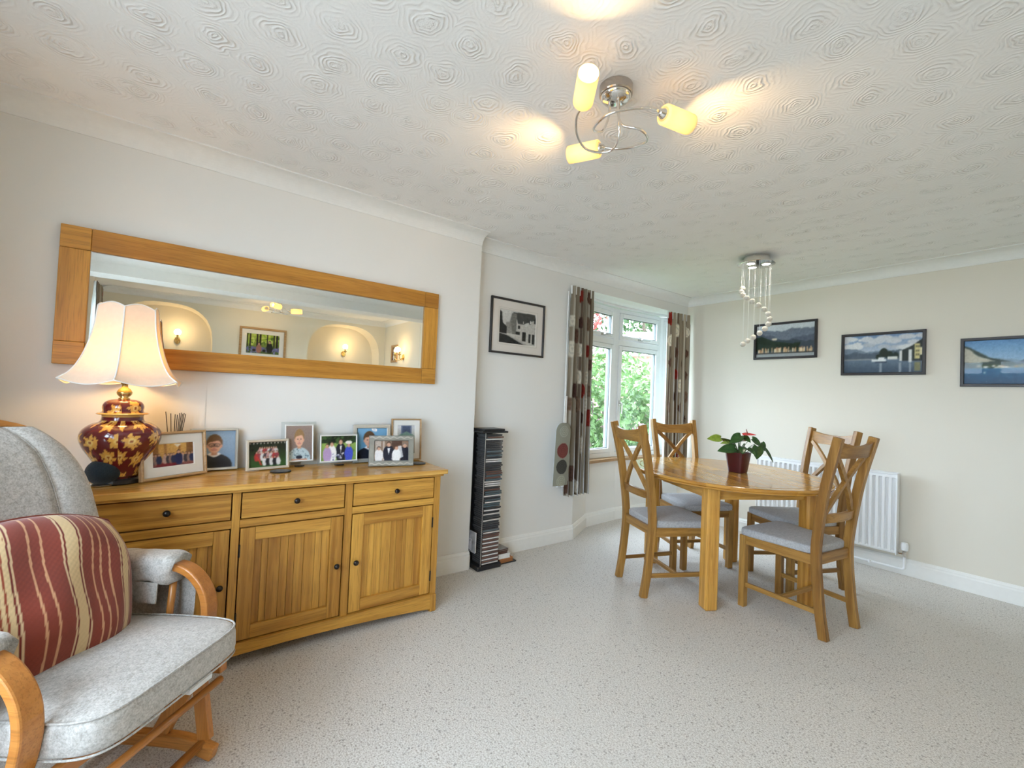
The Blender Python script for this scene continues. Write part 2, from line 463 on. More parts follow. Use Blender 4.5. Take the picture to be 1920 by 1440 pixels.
# baseboards with a moulded top edge
def base(name, pts, nrm_list, h=.125):
    m = MB()
    for (a, b, n) in nrm_list:
        a = Vector(a+(0,)); b = Vector(b+(0,)); n = Vector(n+(0,)).normalized()
        prof = [(0, 0), (.016, 0), (.016, h*.72), (.012, h*.80), (.012, h*.86), (.006, h*.97), (0, h)]
        m.loft([[a+n*q+Vector((0, 0, z)) for q, z in prof], [b+n*q+Vector((0, 0, z)) for q, z in prof]])
    struct(name, m, M_TRIM)
base('baseboard_left', 0, [((0, YF), (0, Y1), (1, 0))])
base('baseboard_breast', 0, [((-.003, Y1), (XA, Y1), (0, 1))])
base('baseboard_alcove', 0, [((XA, Y1+.016), (XA, 2.81), (1, 0))])
base('baseboard_end', 0, [((XA, YE), (XR, YE), (0, -1))])
# ---- bay: low wall, sill, soffit, window
BP = [(XA, 2.81), (-.32, 3.19), (-.365, 3.66), (-.31, 4.335), (XA-.06, YE-.005)]
def offs(P, d):
    """offset the bay polyline outwards (to -x side)"""
    out = []
    for i, p in enumerate(P):
        p = Vector(p)
        ns = []
        for a, b in ((i-1, i), (i, i+1)):
            if a < 0 or b >= len(P): continue
            t = (Vector(P[b])-Vector(P[a])).normalized(); ns.append(Vector((-t.y, t.x)))
        n = sum(ns, Vector((0, 0))).normalized(); k = 1/max(.5, n.dot(ns[0]))
        out.append(p+n*d*k)
    return out
SILL = .63
bw = MB(); inn = [Vector(p) for p in BP]; outp = offs(BP, .16)
for i in range(4):
    a, b, c, d = inn[i], inn[i+1], outp[i+1], outp[i]
    bw.add([(q.x, q.y, z) for z in (0, SILL-.02) for q in (a, b, c, d)], [(0, 1, 5, 4), (1, 2, 6, 5), (2, 3, 7, 6), (3, 0, 4, 7), (4, 5, 6, 7)])
struct('wall_bay', bw, M_WALL)
base('baseboard_bay', 0, [(tuple(inn[i]), tuple(inn[i+1]), (lambda t: (t.y, -t.x))((inn[i+1]-inn[i]).normalized())) for i in range(4)])
so = MB(); o2 = offs(BP, .2)
so.add([(q.x, q.y, z) for z in (2.2145, 2.4) for q in [Vector((XA-.01, 2.8))]+o2+[Vector((XA-.01, YE))]], [tuple(range(7)), tuple(range(13, 6, -1))])
struct('ceiling_bay', so, M_CEIL2)
sl = MB(); si = offs(BP, -.035); so_ = offs(BP, .15)
for i in range(4):
    a, b, c, d = si[i], si[i+1], so_[i+1], so_[i]
    sl.add([(q.x, q.y, z) for z in (SILL-.02, SILL+.008) for q in (a, b, c, d)], [(0, 1, 5, 4), (1, 2, 6, 5), (2, 3, 7, 6), (3, 0, 4, 7), (4, 5, 6, 7), (3, 2, 1, 0)], 'y')
sillo = tag(sl.build('window_sill', M_FRAMEOAK), kind='structure')

win = tag(bpy.data.objects.new('window_1', None), kind='structure'); COL.objects.link(win)
WP = offs(BP, .085); WB = SILL+.008; WT = 2.20; TR = 1.845
def facet(i, glazed=True, parent=win, A=None, B=None, wb=WB, wt=WT, tr=TR, handles=True, order=0):
    A = Vector(tuple(WP[i])+(0,)) if A is None else A; B = Vector(tuple(WP[i+1])+(0,)) if B is None else B
    t = (B-A).normalized(); n = Vector((t.y, -t.x, 0)); Lg = (B-A).length    # n points into the room
    M = Matrix(((t.x, n.x, 0, A.x), (t.y, n.y, 0, A.y), (0, 0, 1, 0), (0, 0, 0, 1)))
    def bx(name, x0, x1, y0, y1, z0, z1, mat=M_UPVC, par=parent, bev=.004):
        return MB().box(x0, x1, y0, y1, z0, z1, M=M).build(name, mat, par, bevel=bev)
    f = .045
    bx('frame_post', 0, f, -.035, .035, wb, wt); bx('frame_post', Lg-f, Lg, -.035, .035, wb, wt)
    bx('frame_rail', f, Lg-f, -.034, .034, wb, wb+.05); bx('frame_rail', f, Lg-f, -.034, .034, wt-.04, wt)
    if not glazed:
        bx('panel', f, Lg-f, -.02, .02, wb+.05, wt-.04); return
    bx('transom', f, Lg-f, -.034, .034, tr-.03, tr+.03)
    for z0, z1, kind in ((wb+.05, tr-.03, 'lower'), (tr+.03, wt-.04, 'upper')):
        s = .042; x0, x1 = f+.004, Lg-f-.004; z0 += .004; z1 -= .004
        sash = MB().box(x0, x0+s, -.02, .048, z0, z1, M=M).box(x1-s, x1, -.02, .048, z0, z1, M=M).box(x0+s, x1-s, -.02, .047, z0, z0+s, M=M).box(x0+s, x1-s, -.02, .047, z1-s, z1, M=M).build('sash', M_UPVC, parent, bevel=.006)
        gk = MB()
        for a0, a1, b0, b1 in ((x0+s, x0+s+.006, z0+s, z1-s), (x1-s-.006, x1-s, z0+s, z1-s), (x0+s, x1-s, z0+s, z0+s+.006), (x0+s, x1-s, z1-s-.006, z1-s)):
            gk.box(a0, a1, .002, .03, b0, b1, M=M)
        gk.build('gasket', M_STEEL if kind == 'x' else M_DARKSEAL, sash)
        MB().box(x0+s, x1-s, .004, .010, z0+s, z1-s, M=M).build('pane', M_GLASS, sash)
        if handles:
            if kind == 'lower':
                zc = (z0+z1)/2-.05; hx = x0+s/2 if order == 0 else x1-s/2
                h = MB().box(hx-.012, hx+.012, .048, .058, zc-.03, zc+.03, M=M)
                h.tube([M @ Vector((hx, .058, zc)), M @ Vector((hx, .085, zc)), M @ Vector((hx, .09, zc-.02)), M @ Vector((hx, .088, zc-.11))], .008, 8)
                h.build('handle', M_STEEL, sash, smooth=False)
            else:
                hx = (x0+x1)/2; zc = z0+s*.5
                h = MB().box(hx-.03, hx+.03, .047, .056, zc-.012, zc+.012, M=M)
                h.tube([M @ Vector((hx, .056, zc)), M @ Vector((hx, .08, zc)), M @ Vector((hx+.03, .088, zc)), M @ Vector((hx+.11, .085, zc))], .008, 8)
                h.build('handle', M_STEEL, sash)
M_DARKSEAL = plain('grey_gasket', (.16, .17, .17), .6)
facet(0); facet(1); facet(2); facet(3, False)
# curved curtain track under the bay soffit
trk = bez([(q.x, q.y, 2.203) for q in offs(BP, -.02)], 24)
MB().strip(trk, .022, .016, (0, 0, 1)).build('curtain_track', M_UPVC, win, bevel=.002)
# front window (behind the camera), part of the same row of bays
win2 = tag(bpy.data.objects.new('window_2', None), kind='structure'); COL.objects.link(win2)
for k in range(4):
    facet(0, True, win2, Vector((3.5-k*.625, YF-.1, 0)), Vector((3.5-(k+1)*.625, YF-.1, 0)), .56, 2.15, 1.80, False)

# ================================================================== PRINT PAINTER (flat photographs as coloured dots on a fine grid)
class Canvas:
    def __init__(s, w, h, bg=(200, 200, 200)):
        s.w, s.h = w, h; s.a = np.zeros((h, w, 3)); s.a[:] = bg
        X, Y = np.meshgrid((np.arange(w)+.5)/w, (np.arange(h)+.5)/h); s.X = X; s.Y = Y; s.asp = w/h
    def put(s, mask, c, al=1.):
        s.a[mask] = s.a[mask]*(1-al)+np.array(c)*al
    def grad(s, y0, y1, c0, c1):
        m = (s.Y >= y0) & (s.Y <= y1); t = ((s.Y-y0)/(y1-y0))[m][:, None]
        s.a[m] = np.array(c0)*(1-t)+np.array(c1)*t
    def rect(s, x0, x1, y0, y1, c, al=1.): s.put((s.X >= x0) & (s.X <= x1) & (s.Y >= y0) & (s.Y <= y1), c, al)
    def ell(s, x, y, rx, ry, c, al=1.): s.put(((s.X-x)/rx)**2+((s.Y-y)/ry)**2 <= 1, c, al)
    def poly(s, P, c, al=1.):
        ins = np.zeros_like(s.X, bool); n = len(P)
        for i in range(n):
            (x0, y0), (x1, y1) = P[i], P[(i+1) % n]
            if y0 == y1: continue
            cond = ((y0 > s.Y) != (y1 > s.Y)) & (s.X < (x1-x0)*(s.Y-y0)/(y1-y0)+x0); ins ^= cond
        s.put(ins, c, al)
    def ridge(s, y, amp, c, seed, base=0., f=5, al=1., tilt=0.):
        r = np.random.default_rng(seed); h = np.zeros(s.w); x = (np.arange(s.w)+.5)/s.w
        for k in range(6):
            h += amp/(1.7**k)*np.sin(x*f*(1.9**k)+r.uniform(0, 6.28))
        h = y+h*.6+tilt*(x-.5)
        s.put((s.Y < h[None, :]) & (s.Y > base), c, al)
    def speck(s, n, x0, x1, y0, y1, rr, cols, seed=1, ar=1.):
        r = np.random.default_rng(seed)
        for _ in range(n):
            q = r.uniform(rr*.5, rr*1.3); s.ell(r.uniform(x0, x1), r.uniform(y0, y1), q, q*s.asp*ar, cols[r.integers(len(cols))])
    def noise(s, amp, seed=3, cell=3):
        r = np.random.default_rng(seed); q = r.normal(0, amp, (s.h//cell+2, s.w//cell+2)); q = np.kron(q, np.ones((cell, cell)))[:s.h, :s.w]
        s.a += q[:, :, None]
    def person(s, x, y, h, body, skin=(205, 160, 135), hair=(60, 45, 35), w=None):
        w = w or h*.17/s.asp*1.4
        s.ell(x, y+h*.38, w, h*.42, body); s.rect(x-w*.75, x+w*.75, y, y+h*.45, body)
        s.ell(x, y+h*.86, h*.10/s.asp, h*.13, hair); s.ell(x, y+h*.83, h*.085/s.asp, h*.11, skin)
    def lin(s):
        p = np.pad(s.a, ((1, 1), (1, 1), (0, 0)), 'edge'); k = (.07, .12, .07), (.12, .24, .12), (.07, .12, .07); q = 0
        for i in range(3):
            for j in range(3): q = q+k[i][j]*p[i:i+s.h, j:j+s.w]
        q = q+np.random.default_rng(s.w).normal(0, 4, s.a.shape[:2])[:, :, None]
        return lin(np.clip(q, 0, 255))

def print_mesh(cv, W, H, x0, z0, y):
    """print facing -Y with lower-left corner at (x0, z0)"""
    A = cv.lin(); h, w = A.shape[:2]; m = MB()
    xs = x0+(np.arange(w)/(w-1))*W; zs = z0+(np.arange(h)/(h-1))*H
    vs = [(xs[i], y, zs[j]) for j in range(h) for i in range(w)]
    fs = [(j*w+i, j*w+i+1, (j+1)*w+i+1, (j+1)*w+i) for j in range(h-1) for i in range(w-1)]
    m.add(vs, fs, 'x', [A[j, i] for j in range(h) for i in range(w)])
    return m
def ring_frame(m, W, H, fw, y0, y1, x0=None, z0=0., prof=None):
    """mitred frame ring, lower-left at (x0,z0)"""
    x0 = -W/2 if x0 is None else x0
    def R(i, y): return [(x0+i, y, z0+i), (x0+W-i, y, z0+i), (x0+W-i, y, z0+H-i), (x0+i, y, z0+H-i)]
    m.loft([R(0, y1), R(0, y0+.002), R(.002, y0), R(fw-.003, y0), R(fw, y0+.003), R(fw, y1)], closed=True, cap=False)
    return m
def picture(name, label, W, H, loc, rotz, fw, depth, fmat, cv, mount=0., mmat=None, tilt=0., cat='picture frame', group=None, glass_on=True, mount_line=None, easel=False, side=None):
    """origin at bottom centre of the back; faces local -Y"""
    t = thing(name, label, cat, loc, rotz, group, tilt)
    ring_frame(MB(), W, H, fw, -depth, 0).build('frame', fmat, t)
    MB().box(-W/2+.002, W/2-.002, -.003, -.0005, .002, H-.002).build('backing', M_BLACKWOOD, t)
    iw, ih = W-2*fw, H-2*fw
    if mount:
        ring_frame(MB(), iw, ih, mount, -depth*.45, -.004, z0=fw).build('mount', mmat or M_MOUNT, t)
    if mount_line:
        ring_frame(MB(), iw-2*mount_line+.004, ih-2*mount_line+.004, .002, -depth*.45-.0012, -depth*.45, z0=fw+mount_line-.002).build('mount_line', M_CHAMP, t)
    pw, ph = iw-2*mount+.004, ih-2*mount+.004
    print_mesh(cv, pw, ph, -pw/2, fw+mount-.002, -.005).build('print', M_PRINT, t)
    if glass_on:
        MB().box(-iw/2, iw/2, -depth*.6-.0015, -depth*.6, fw, H-fw).build('glass', M_PICGLASS, t)
    if easel:
        MB().strip([(0, -.001, H*.72), (0, H*.28, .004)], .05, .003, (1, 0, 0)).build('easel_leg', M_BLACKWOOD, t)
    return t

# ---- picture subjects
def cv_lake1():
    c = Canvas(120, 62); c.grad(0, 1, (150, 160, 170), (215, 222, 226))
    c.ridge(.80, .10, (112, 122, 138), 3, 0, 4, tilt=.15); c.ridge(.62, .12, (84, 94, 112), 8, 0, 5, tilt=-.1); c.noise(5, 1, 2)
    c.ridge(.50, .06, (62, 74, 84), 5, 0, 7); c.poly([(0, .2), (0, .62), (.10, .66), (.3, .5), (.55, .42), (.75, .36), (.75, .2)], (36, 52, 38))
    c.ell(.33, .55, .05, .035, (226, 214, 190)); c.speck(30, 0, .8, .3, .42, .02, [(30, 46, 34), (44, 60, 40)], 2)
    r = np.random.default_rng(4)
    for k in range(60):
        x = r.uniform(0, .98); w = r.uniform(.012, .03); y = r.uniform(.13, .25); c.rect(x, x+w, .14, y+.05, [(216, 190, 150), (232, 214, 180), (196, 160, 118), (206, 176, 140)][k % 4]); c.rect(x, x+w, y+.05, y+.065, (150, 96, 70))
    c.rect(0, 1, .12, .145, (50, 50, 48)); c.rect(0, 1, 0, .12, (168, 172, 172)); return c
def cv_lake2():
    c = Canvas(130, 64); c.grad(.45, 1, (205, 212, 218), (120, 150, 190)); c.grad(0, .46, (60, 78, 96), (120, 138, 156))
    c.speck(26, 0, 1, .62, .95, .09, [(212, 216, 220), (190, 198, 206), (228, 230, 230)], 6, .35)
    c.ridge(.60, .07, (124, 140, 156), 2, .34, 5); c.ridge(.52, .09, (84, 98, 112), 7, .34, 6, tilt=-.12)
    c.rect(0, .4, .34, .37, (150, 155, 155))
    c.poly([(.72, .36), (.74, .56), (.86, .66), (1, .85), (1, .3), (.72, .3)], (36, 44, 42))
    for x, y, q in ((.53, .52, .07), (.60, .46, .06), (.68, .44, .05), (.46, .42, .04)): c.ell(x, y, q*.75, q*1.7, (28, 44, 36))
    c.rect(.58, .70, .34, .42, (226, 226, 220)); c.rect(.72, .755, .30, .56, (232, 232, 228)); c.rect(.83, .87, .26, .58, (236, 236, 232))
    c.rect(.90, .965, .34, .72, (214, 202, 140)); c.rect(.965, 1, .44, .62, (226, 218, 180))
    for z in (.42, .52, .62): c.rect(.915, .93, z, z+.05, (90, 84, 60)); c.rect(.94, .955, z, z+.05, (90, 84, 60))
    c.rect(.38, .56, .30, .36, (235, 238, 238)); c.rect(.46, .54, .30, .40, (244, 246, 246)); c.rect(.42, .57, .26, .30, (34, 48, 66))
    for x in (.49, .73, .85): c.rect(x-.015, x+.015, .02, .26, (190, 198, 204), .6)
    c.rect(.90, .97, .04, .26, (150, 140, 80), .7); c.noise(4, 9, 2); return c
def cv_lake3():
    c = Canvas(110, 66); c.grad(.4, 1, (176, 206, 226), (92, 146, 196)); c.ridge(.52, .05, (140, 166, 186), 4, .3, 6)
    c.poly([(0, .36), (0, .88), (.06, .84), (.25, .60), (.5, .48), (.6, .36)], (46, 64, 56)); c.poly([(0, .5), (0, .84), (.05, .80), (.14, .64), (.3, .52), (.12, .48)], (196, 192, 172))
    c.poly([(.45, .44), (.7, .66), (.85, .62), (1, .74), (1, .36), (.45, .36)], (62, 76, 88)); c.rect(0, 1, .33, .46, (48, 66, 48))
    c.speck(50, .1, 1, .36, .43, .02, [(216, 206, 180), (190, 160, 120), (232, 230, 224), (50, 74, 46)], 3, .6)
    c.grad(0, .37, (22, 70, 104), (40, 104, 146)); c.rect(.74, 1, .27, .37, (58, 70, 44)); c.rect(.7, 1, .255, .275, (200, 214, 222))
    for x, y in ((.2, .25), (.62, .12), (.86, .22)): c.poly([(x, y), (x+.012, y), (x, y+.07)], (225, 235, 240))
    c.noise(5, 5, 2); return c
def cv_street():
    c = Canvas(90, 80, (205, 202, 196)); c.grad(.6, 1, (200, 198, 192), (214, 211, 205))
    c.poly([(.42, .2), (.42, .72), (.72, .56), (1, .85), (1, 0), (.42, .1)], (196, 192, 184)); c.poly([(.35, .95), (.95, .98), (1, .82), (.62, .62), (.5, .62), (.45, .8)], (70, 70, 68))
    c.poly([(.33, .92), (.45, .92), (.46, .3), (.28, .3), (.25, .55)], (120, 118, 112)); c.poly([(.16, .3), (.18, .62), (.3, .66), (.36, .3)], (150, 147, 140))
    c.poly([(0, .3), (0, .95), (.06, .92), (.09, .6), (.2, .5), (.2, .28)], (38, 37, 36)); c.poly([(0, 0), (0, .28), (.2, .25), (.7, 0)], (44, 44, 44)); c.poly([(.2, .25), (.7, 0), (.85, 0), (.26, .26)], (176, 172, 166))
    for x, y, w, h in ((.62, .62, .05, .12), (.8, .66, .06, .14), (.94, .7, .05, .14), (.62, .12, .10, .28), (.8, .1, .06, .26), (.9, .06, .07, .30), (.44, .3, .12, .09), (.5, .48, .05, .1)): c.rect(x, x+w, y, y+h, (40, 40, 40))
    c.rect(.82, .85, .68, .78, (222, 220, 214)); c.rect(.635, .655, .64, .72, (222, 220, 214)); c.noise(9, 3, 2); return c
def cv_hall():
    c = Canvas(76, 50); c.grad(0, 1, (196, 150, 92), (222, 176, 96)); c.rect(0, .14, .3, 1, (150, 104, 58)); c.rect(.82, 1, .3, 1, (140, 96, 54)); c.rect(.28, .34, .35, 1, (176, 128, 70)); c.rect(.62, .67, .35, 1, (176, 128, 70))
    c.poly([(.5, .95), (.7, .95), (.6, .80)], (246, 236, 210)); c.grad(0, .30, (120, 60, 60), (182, 128, 112)); c.rect(.1, .55, 0, .17, (128, 34, 44))
    for k, x in enumerate((.03, .09, .16, .30, .38, .44, .50, .72, .80, .88, .95)): c.person(x, .16, .42, [(60, 52, 60), (150, 120, 110), (44, 50, 84), (190, 160, 150)][k % 4])
    c.person(.62, .08, .62, (38, 44, 92)); c.noise(7, 2, 2); return c
def cv_boy(bg0, bg1, top, hair, glasses, shirt=False, shift=0.):
    c = Canvas(60, 76); c.grad(0, 1, bg0, bg1); x = .5+shift
    c.ell(x, .06, .42, .32, top); c.rect(x-.42, x+.42, 0, .08, top)
    if shirt:
        c.speck(60, x-.38, x+.38, .02, .34, .016, [(60, 90, 110), (120, 140, 150)], 5)
        c.rect(x-.3, x+.3, 0, .05, (196, 150, 126)); c.ell(x, .1, .12, .05, (40, 46, 60))
    else: c.poly([(x-.16, .36), (x, .28), (x+.16, .36), (x+.1, .41), (x-.1, .41)], (238, 238, 238))
    c.rect(x-.07, x+.07, .34, .46, (196, 148, 122)); c.ell(x, .66, .185, .235, hair); c.ell(x, .585, .155, .19, (224, 176, 150)); c.ell(x-.165, .58, .025, .045, (214, 160, 134)); c.ell(x+.165, .58, .025, .045, (214, 160, 134))
    c.poly([(x-.16, .68), (x-.12, .80), (x+.1, .82), (x+.165, .70), (x+.06, .73), (x-.05, .70)], hair)
    c.ell(x-.06, .61, .022, .014, (50, 46, 48)); c.ell(x+.06, .61, .022, .014, (50, 46, 48)); c.ell(x, .55, .022, .025, (206, 150, 128)); c.ell(x, .49, .06, .02, (170, 70, 66)); c.ell(x, .495, .05, .010, (240, 234, 228))
    if glasses:
        for q in (-.065, .065):
            m = np.abs(((c.X-x-q)/.058)**2+((c.Y-.61)/.045)**2-1) < .35; c.put(m, (70, 60, 58))
        c.rect(x-.012, x+.012, .61, .622, (70, 60, 58))
    return c
def cv_team():
    c = Canvas(72, 52); c.grad(0, 1, (52, 92, 40), (18, 26, 20)); c.speck(60, 0, 1, .5, .98, .03, [(20, 34, 22), (14, 20, 16), (36, 50, 36)], 8)
    for k in range(11): c.poly([(.03+k*.09, .96), (.08+k*.09, .96), (.055+k*.09, .88)], (222, 214, 206))
    cols = [(196, 150, 150), (214, 206, 208), (176, 56, 56), (150, 60, 70), (226, 222, 220), (70, 60, 70)]
    for k in range(8): c.person(.30+k*.06, .45, .36, cols[k % 6])
    for k in range(8): c.person(.22+k*.075, .26, .38, cols[(k+2) % 6])
    for k in range(5): c.person(.42+k*.09, .08, .36, [(228, 226, 226), (40, 40, 46)][k % 2])
    c.poly([(.2, .45), (.23, .45), (.36, .1), (.32, .1)], (206, 60, 50)); return c
def cv_wed1():
    c = Canvas(72, 52); c.grad(0, 1, (120, 150, 70), (150, 180, 96)); c.rect(0, 1, .72, 1, (30, 46, 30)); c.speck(40, 0, 1, .7, 1, .05, [(34, 60, 34), (20, 34, 24), (60, 90, 50)], 5); c.speck(30, 0, 1, 0, .5, .05, [(134, 160, 84), (104, 136, 60)], 7)
    c.person(.55, .02, .86, (28, 30, 44)); c.poly([(.52, .6), (.58, .6), (.55, .3)], (240, 240, 240)); c.person(.30, .02, .76, (240, 238, 238)); c.person(.17, .0, .70, (176, 150, 190)); c.person(.78, .0, .72, (64, 84, 196)); c.ell(.78, .72, .10, .07, (236, 230, 224))
    c.speck(26, .32, .62, .04, .30, .02, [(236, 236, 244), (60, 60, 120), (200, 200, 214)], 9); return c
def cv_wed2():
    c = Canvas(80, 58); c.grad(0, 1, (120, 96, 80), (150, 124, 104)); c.rect(0, .2, 0, 1, (184, 170, 158)); c.rect(.5, .8, .4, 1, (86, 62, 52)); c.rect(.25, .3, 0, 1, (196, 182, 170))
    c.person(.42, 0, .95, (34, 36, 52)); c.poly([(.38, .62), (.46, .62), (.42, .3)], (240, 240, 240)); c.person(.14, 0, .72, (236, 232, 230), hair=(34, 30, 32)); c.person(.88, 0, .88, (30, 32, 46), hair=(120, 110, 104))
    c.poly([(.62, .72), (.78, .74), (.84, .2), (.55, 0), (.5, .1)], (240, 240, 240), .8); c.person(.64, 0, .74, (242, 240, 238), hair=(110, 66, 44)); c.noise(5, 4, 2); return c
def cv_house():
    c = Canvas(50, 66); c.grad(0, 1, (120, 120, 90), (214, 214, 220)); c.rect(.2, .8, .62, 1, (110, 122, 146)); c.rect(.28, .72, .7, .95, (70, 84, 112)); c.poly([(0, .62), (.5, .78), (1, .62), (1, .5), (0, .5)], (110, 140, 130)); c.rect(0, 1, .1, .55, (140, 124, 104)); c.poly([(.2, 0), (.55, .5), (.9, .5), (.9, 0)], (110, 40, 40)); c.rect(0, .5, .3, .5, (90, 120, 70)); c.noise(7, 6, 2); return c
def cv_wood():
    c = Canvas(100, 66); c.grad(0, 1, (70, 90, 40), (190, 206, 90)); c.speck(90, 0, 1, .45, 1, .04, [(150, 180, 60), (200, 216, 110), (90, 120, 44)], 5)
    for x, w in ((.05, .06), (.15, .04), (.36, .03), (.56, .05), (.65, .05), (.86, .04), (.95, .03)): c.rect(x, x+w, .2, 1, (34, 28, 26))
    c.rect(0, 1, .14, .34, (104, 104, 150)); c.speck(70, 0, 1, .02, .34, .03, [(110, 110, 160), (60, 90, 44), (80, 110, 50), (130, 130, 180)], 6); c.person(.30, .08, .62, (30, 34, 30)); c.person(.62, .06, .52, (160, 110, 96)); c.ell(.46, .16, .05, .07, (30, 28, 28)); c.ell(.76, .16, .05, .07, (40, 34, 32)); return c

# ================================================================== MIRROR
mr = thing('wall_mirror', 'long oak framed mirror hung over the sideboard', 'mirror', (0, .453, 1.288))
MH, MY0, MY1, FW = .60, -.897, .897, .098
def mir(name, y0, y1, z0, z1, ax, x1=.03, mat=M_OAK_MIR, bev=.0025): return MB().box(.002, x1, y0, y1, z0, z1, ax).build(name, mat, mr, bevel=bev)
mir('top_rail', MY0+FW+.001, MY1-FW-.001, MH-FW, MH, 'y'); mir('bottom_rail', MY0+FW+.001, MY1-FW-.001, 0, FW, 'y')
for a, b in ((MY0, MY0+FW), (MY1-FW, MY1)):
    mir('stile', a, b, FW+.001, MH-FW-.001, 'z'); mir('corner_block', a, b, 0, FW, 'y'); mir('corner_block', a, b, MH-FW, MH, 'y')
mir('glass', MY0+FW-.004, MY1-FW+.004, FW-.004, MH-FW+.004, 'y', .016, M_MIRROR, 0)
for a in ((.016, .0175, MY0+FW, MY0+FW+.018, FW, MH-FW), (.016, .0175, MY1-FW-.018, MY1-FW, FW, MH-FW)): MB().box(*a).build('bevel_edge', M_MIRROR, mr)

# ================================================================== SIDEBOARD
SBY = .465
sb = thing('sideboard', 'golden oak sideboard with three drawers above three plank-panel doors', 'sideboard', (.0, SBY, 0))
def S(name, x0, x1, y0, y1, z0, z1, ax, par=None, mat=M_OAK, bev=.002):
    return MB().box(x0, x1, y0-SBY, y1-SBY, z0, z1, ax).build(name, mat, par or sb, bevel=bev)
top = MB()
for k in range(5): top.box(.012+k*.0902, .012+(k+1)*.0902, -.31-SBY, 1.24-SBY, .775, .80, 'y')
top.build('worktop', M_OAK_TOP, sb, bevel=.003)
S('under_top_moulding', .02, .445, -.293, 1.223, .762, .775, 'y')
S('side_panel', .02, .40, -.285, -.262, .03, .762, 'z'); S('side_panel', .02, .40, 1.192, 1.215, .03, .762, 'z')
S('back_panel', .02, .03, -.262, 1.192, .05, .762, 'y', mat=M_DARKGAP); S('bottom_panel', .03, .40, -.262, 1.192, .07, .09, 'y')
for y0, y1, z0 in ((-.287, -.246, 0), (.207, .238, .095), (.689, .725, .095), (1.181, 1.217, 0)): S('stile', .385, .42, y0, y1, z0, .762, 'z')
for a, b in ((-.246, .207), (.238, .689), (.725, 1.181)):
    S('rail', .386, .419, a, b, .602, .636, 'y'); S('rail', .386, .419, a, b, .757, .7625, 'y')
# arched plinth apron
n = 24; pr = []
for i in range(n+1):
    t = i/n; y = -.262+(1.181+.262)*t
    pr.append((y-SBY, .018+.035*math.sin(PI*t)**.8))
pr2 = [(1.181-SBY, .102), (-.262-SBY, .102)]
ap = MB(); vs = []
for x in (.392, .432):
    vs += [(x, a, b) for a, b in pr+pr2]
m_ = n+3
fs = [(i, (i+1) % m_, m_+(i+1) % m_, m_+i) for i in range(m_)]
for i in range(n):     # front/back faces as strips up to the top edge
    t0, t1 = i/n, (i+1)/n
vs2 = []
apr = MB()
for i in range(n):
    (ya, za), (yb, zb) = pr[i], pr[i+1]
    apr.add([(.392, ya, za), (.432, ya, za), (.432, yb, zb), (.392, yb, zb), (.392, ya, .10), (.432, ya, .10), (.432, yb, .10), (.392, yb, .10)], [(0, 1, 2, 3), (1, 5, 6, 2), (0, 3, 7, 4), (4, 7, 6, 5)], 'y')
for q in apr.g: pass
apr.g = [Vector((v.y, v.x, v.z)) for v in apr.v]
apr.add([(.392, pr[0][0], pr[0][1]), (.432, pr[0][0], pr[0][1]), (.432, pr[0][0], .10), (.392, pr[0][0], .10)], [(0, 1, 2, 3)], 'y'); apr.add([(.392, pr[-1][0], pr[-1][1]), (.432, pr[-1][0], pr[-1][1]), (.432, pr[-1][0], .10), (.392, pr[-1][0], .10)], [(3, 2, 1, 0)], 'y')
apr.build('arched_plinth', M_OAK, sb)
S('foot', .385, .432, 1.181, 1.219, 0, .098, 'z', bev=.008); S('foot', .385, .432, -.289, -.25, 0, .098, 'z', bev=.008)
def knob(par, x, y, z):
    kb = MB(); prof = [(.004, 0), (.006, .002), (.005, .010), (.010, .014), (.0135, .020), (.012, .026), (.006, .030), (.001, .031)]
    kb.loft([[Vector((x+h, y-SBY+r*math.cos(2*PI*k/16), z+r*math.sin(2*PI*k/16))) for k in range(16)] for r, h in prof]); kb.build('knob', M_KNOB, par, smooth=True)
for a, b, ky in ((-.246, .207, -.02), (.238, .689, .463), (.725, 1.181, .952)):
    S('recess_shadow_board', .36, .37, a, b, .637, .757, 'y', mat=M_DARKGAP, bev=0)  # added board, coloured as the shade around the drawer
    d = S('drawer', .372, .4185, a+.005, b-.005, .641, .7525, 'y', bev=.0015); knob(d, .4185, ky, .70)
for j, (a, b, kz, hinge) in enumerate(((-.246, .207, .175, -1), (.238, .689, .658, -1), (.725, 1.181, .752, 1))):
    S('recess_shadow_board', .36, .37, a, b, .10, .601, 'y', mat=M_DARKGAP, bev=0)  # likewise, painted shade around the door
    z0, z1, st = .105, .597, .058; a += .005; b -= .005
    d = S('door', .374, .385, a+.01, b-.01, z0+.01, z1-.01, 'z', bev=0, mat=M_DARKGAP)
    for y0, y1 in ((a, a+st), (b-st, b)): S('door_stile', .380, .4185, y0, y1, z0, z1, 'z', d, bev=.0015)
    for q0, q1 in ((z0, z0+st), (z1-st, z1)): S('door_rail', .380, .4180, a+st+.0005, b-st-.0005, q0, q1, 'y', d, bev=.0015)
    y = a+st; k = 0; wd = [.036, .022, .045, .030, .026, .05, .034, .028, .04, .05, .03]
    while y < b-st-.004:
        w = wd[(k+j*3) % len(wd)]; y2 = min(b-st, y+w)
        if b-st-y2 < .015: y2 = b-st
        S('plank', .384, .4045+random.uniform(0, .0012), y+.0005, y2-.0005, z0+st, z1-st, 'z', d, bev=.0012); y = y2; k += 1
    knob(d, .4185, kz, .358)
    hy = a-.002 if hinge < 0 else b+.002
    for hz in (.20, .50): MB().lathe([(.0045, -.028), (.0045, .028)], 8, (.4185, hy-SBY, hz)).build('hinge', M_KNOB, d)

# ================================================================== THINGS ON THE SIDEBOARD
TZ = .8005
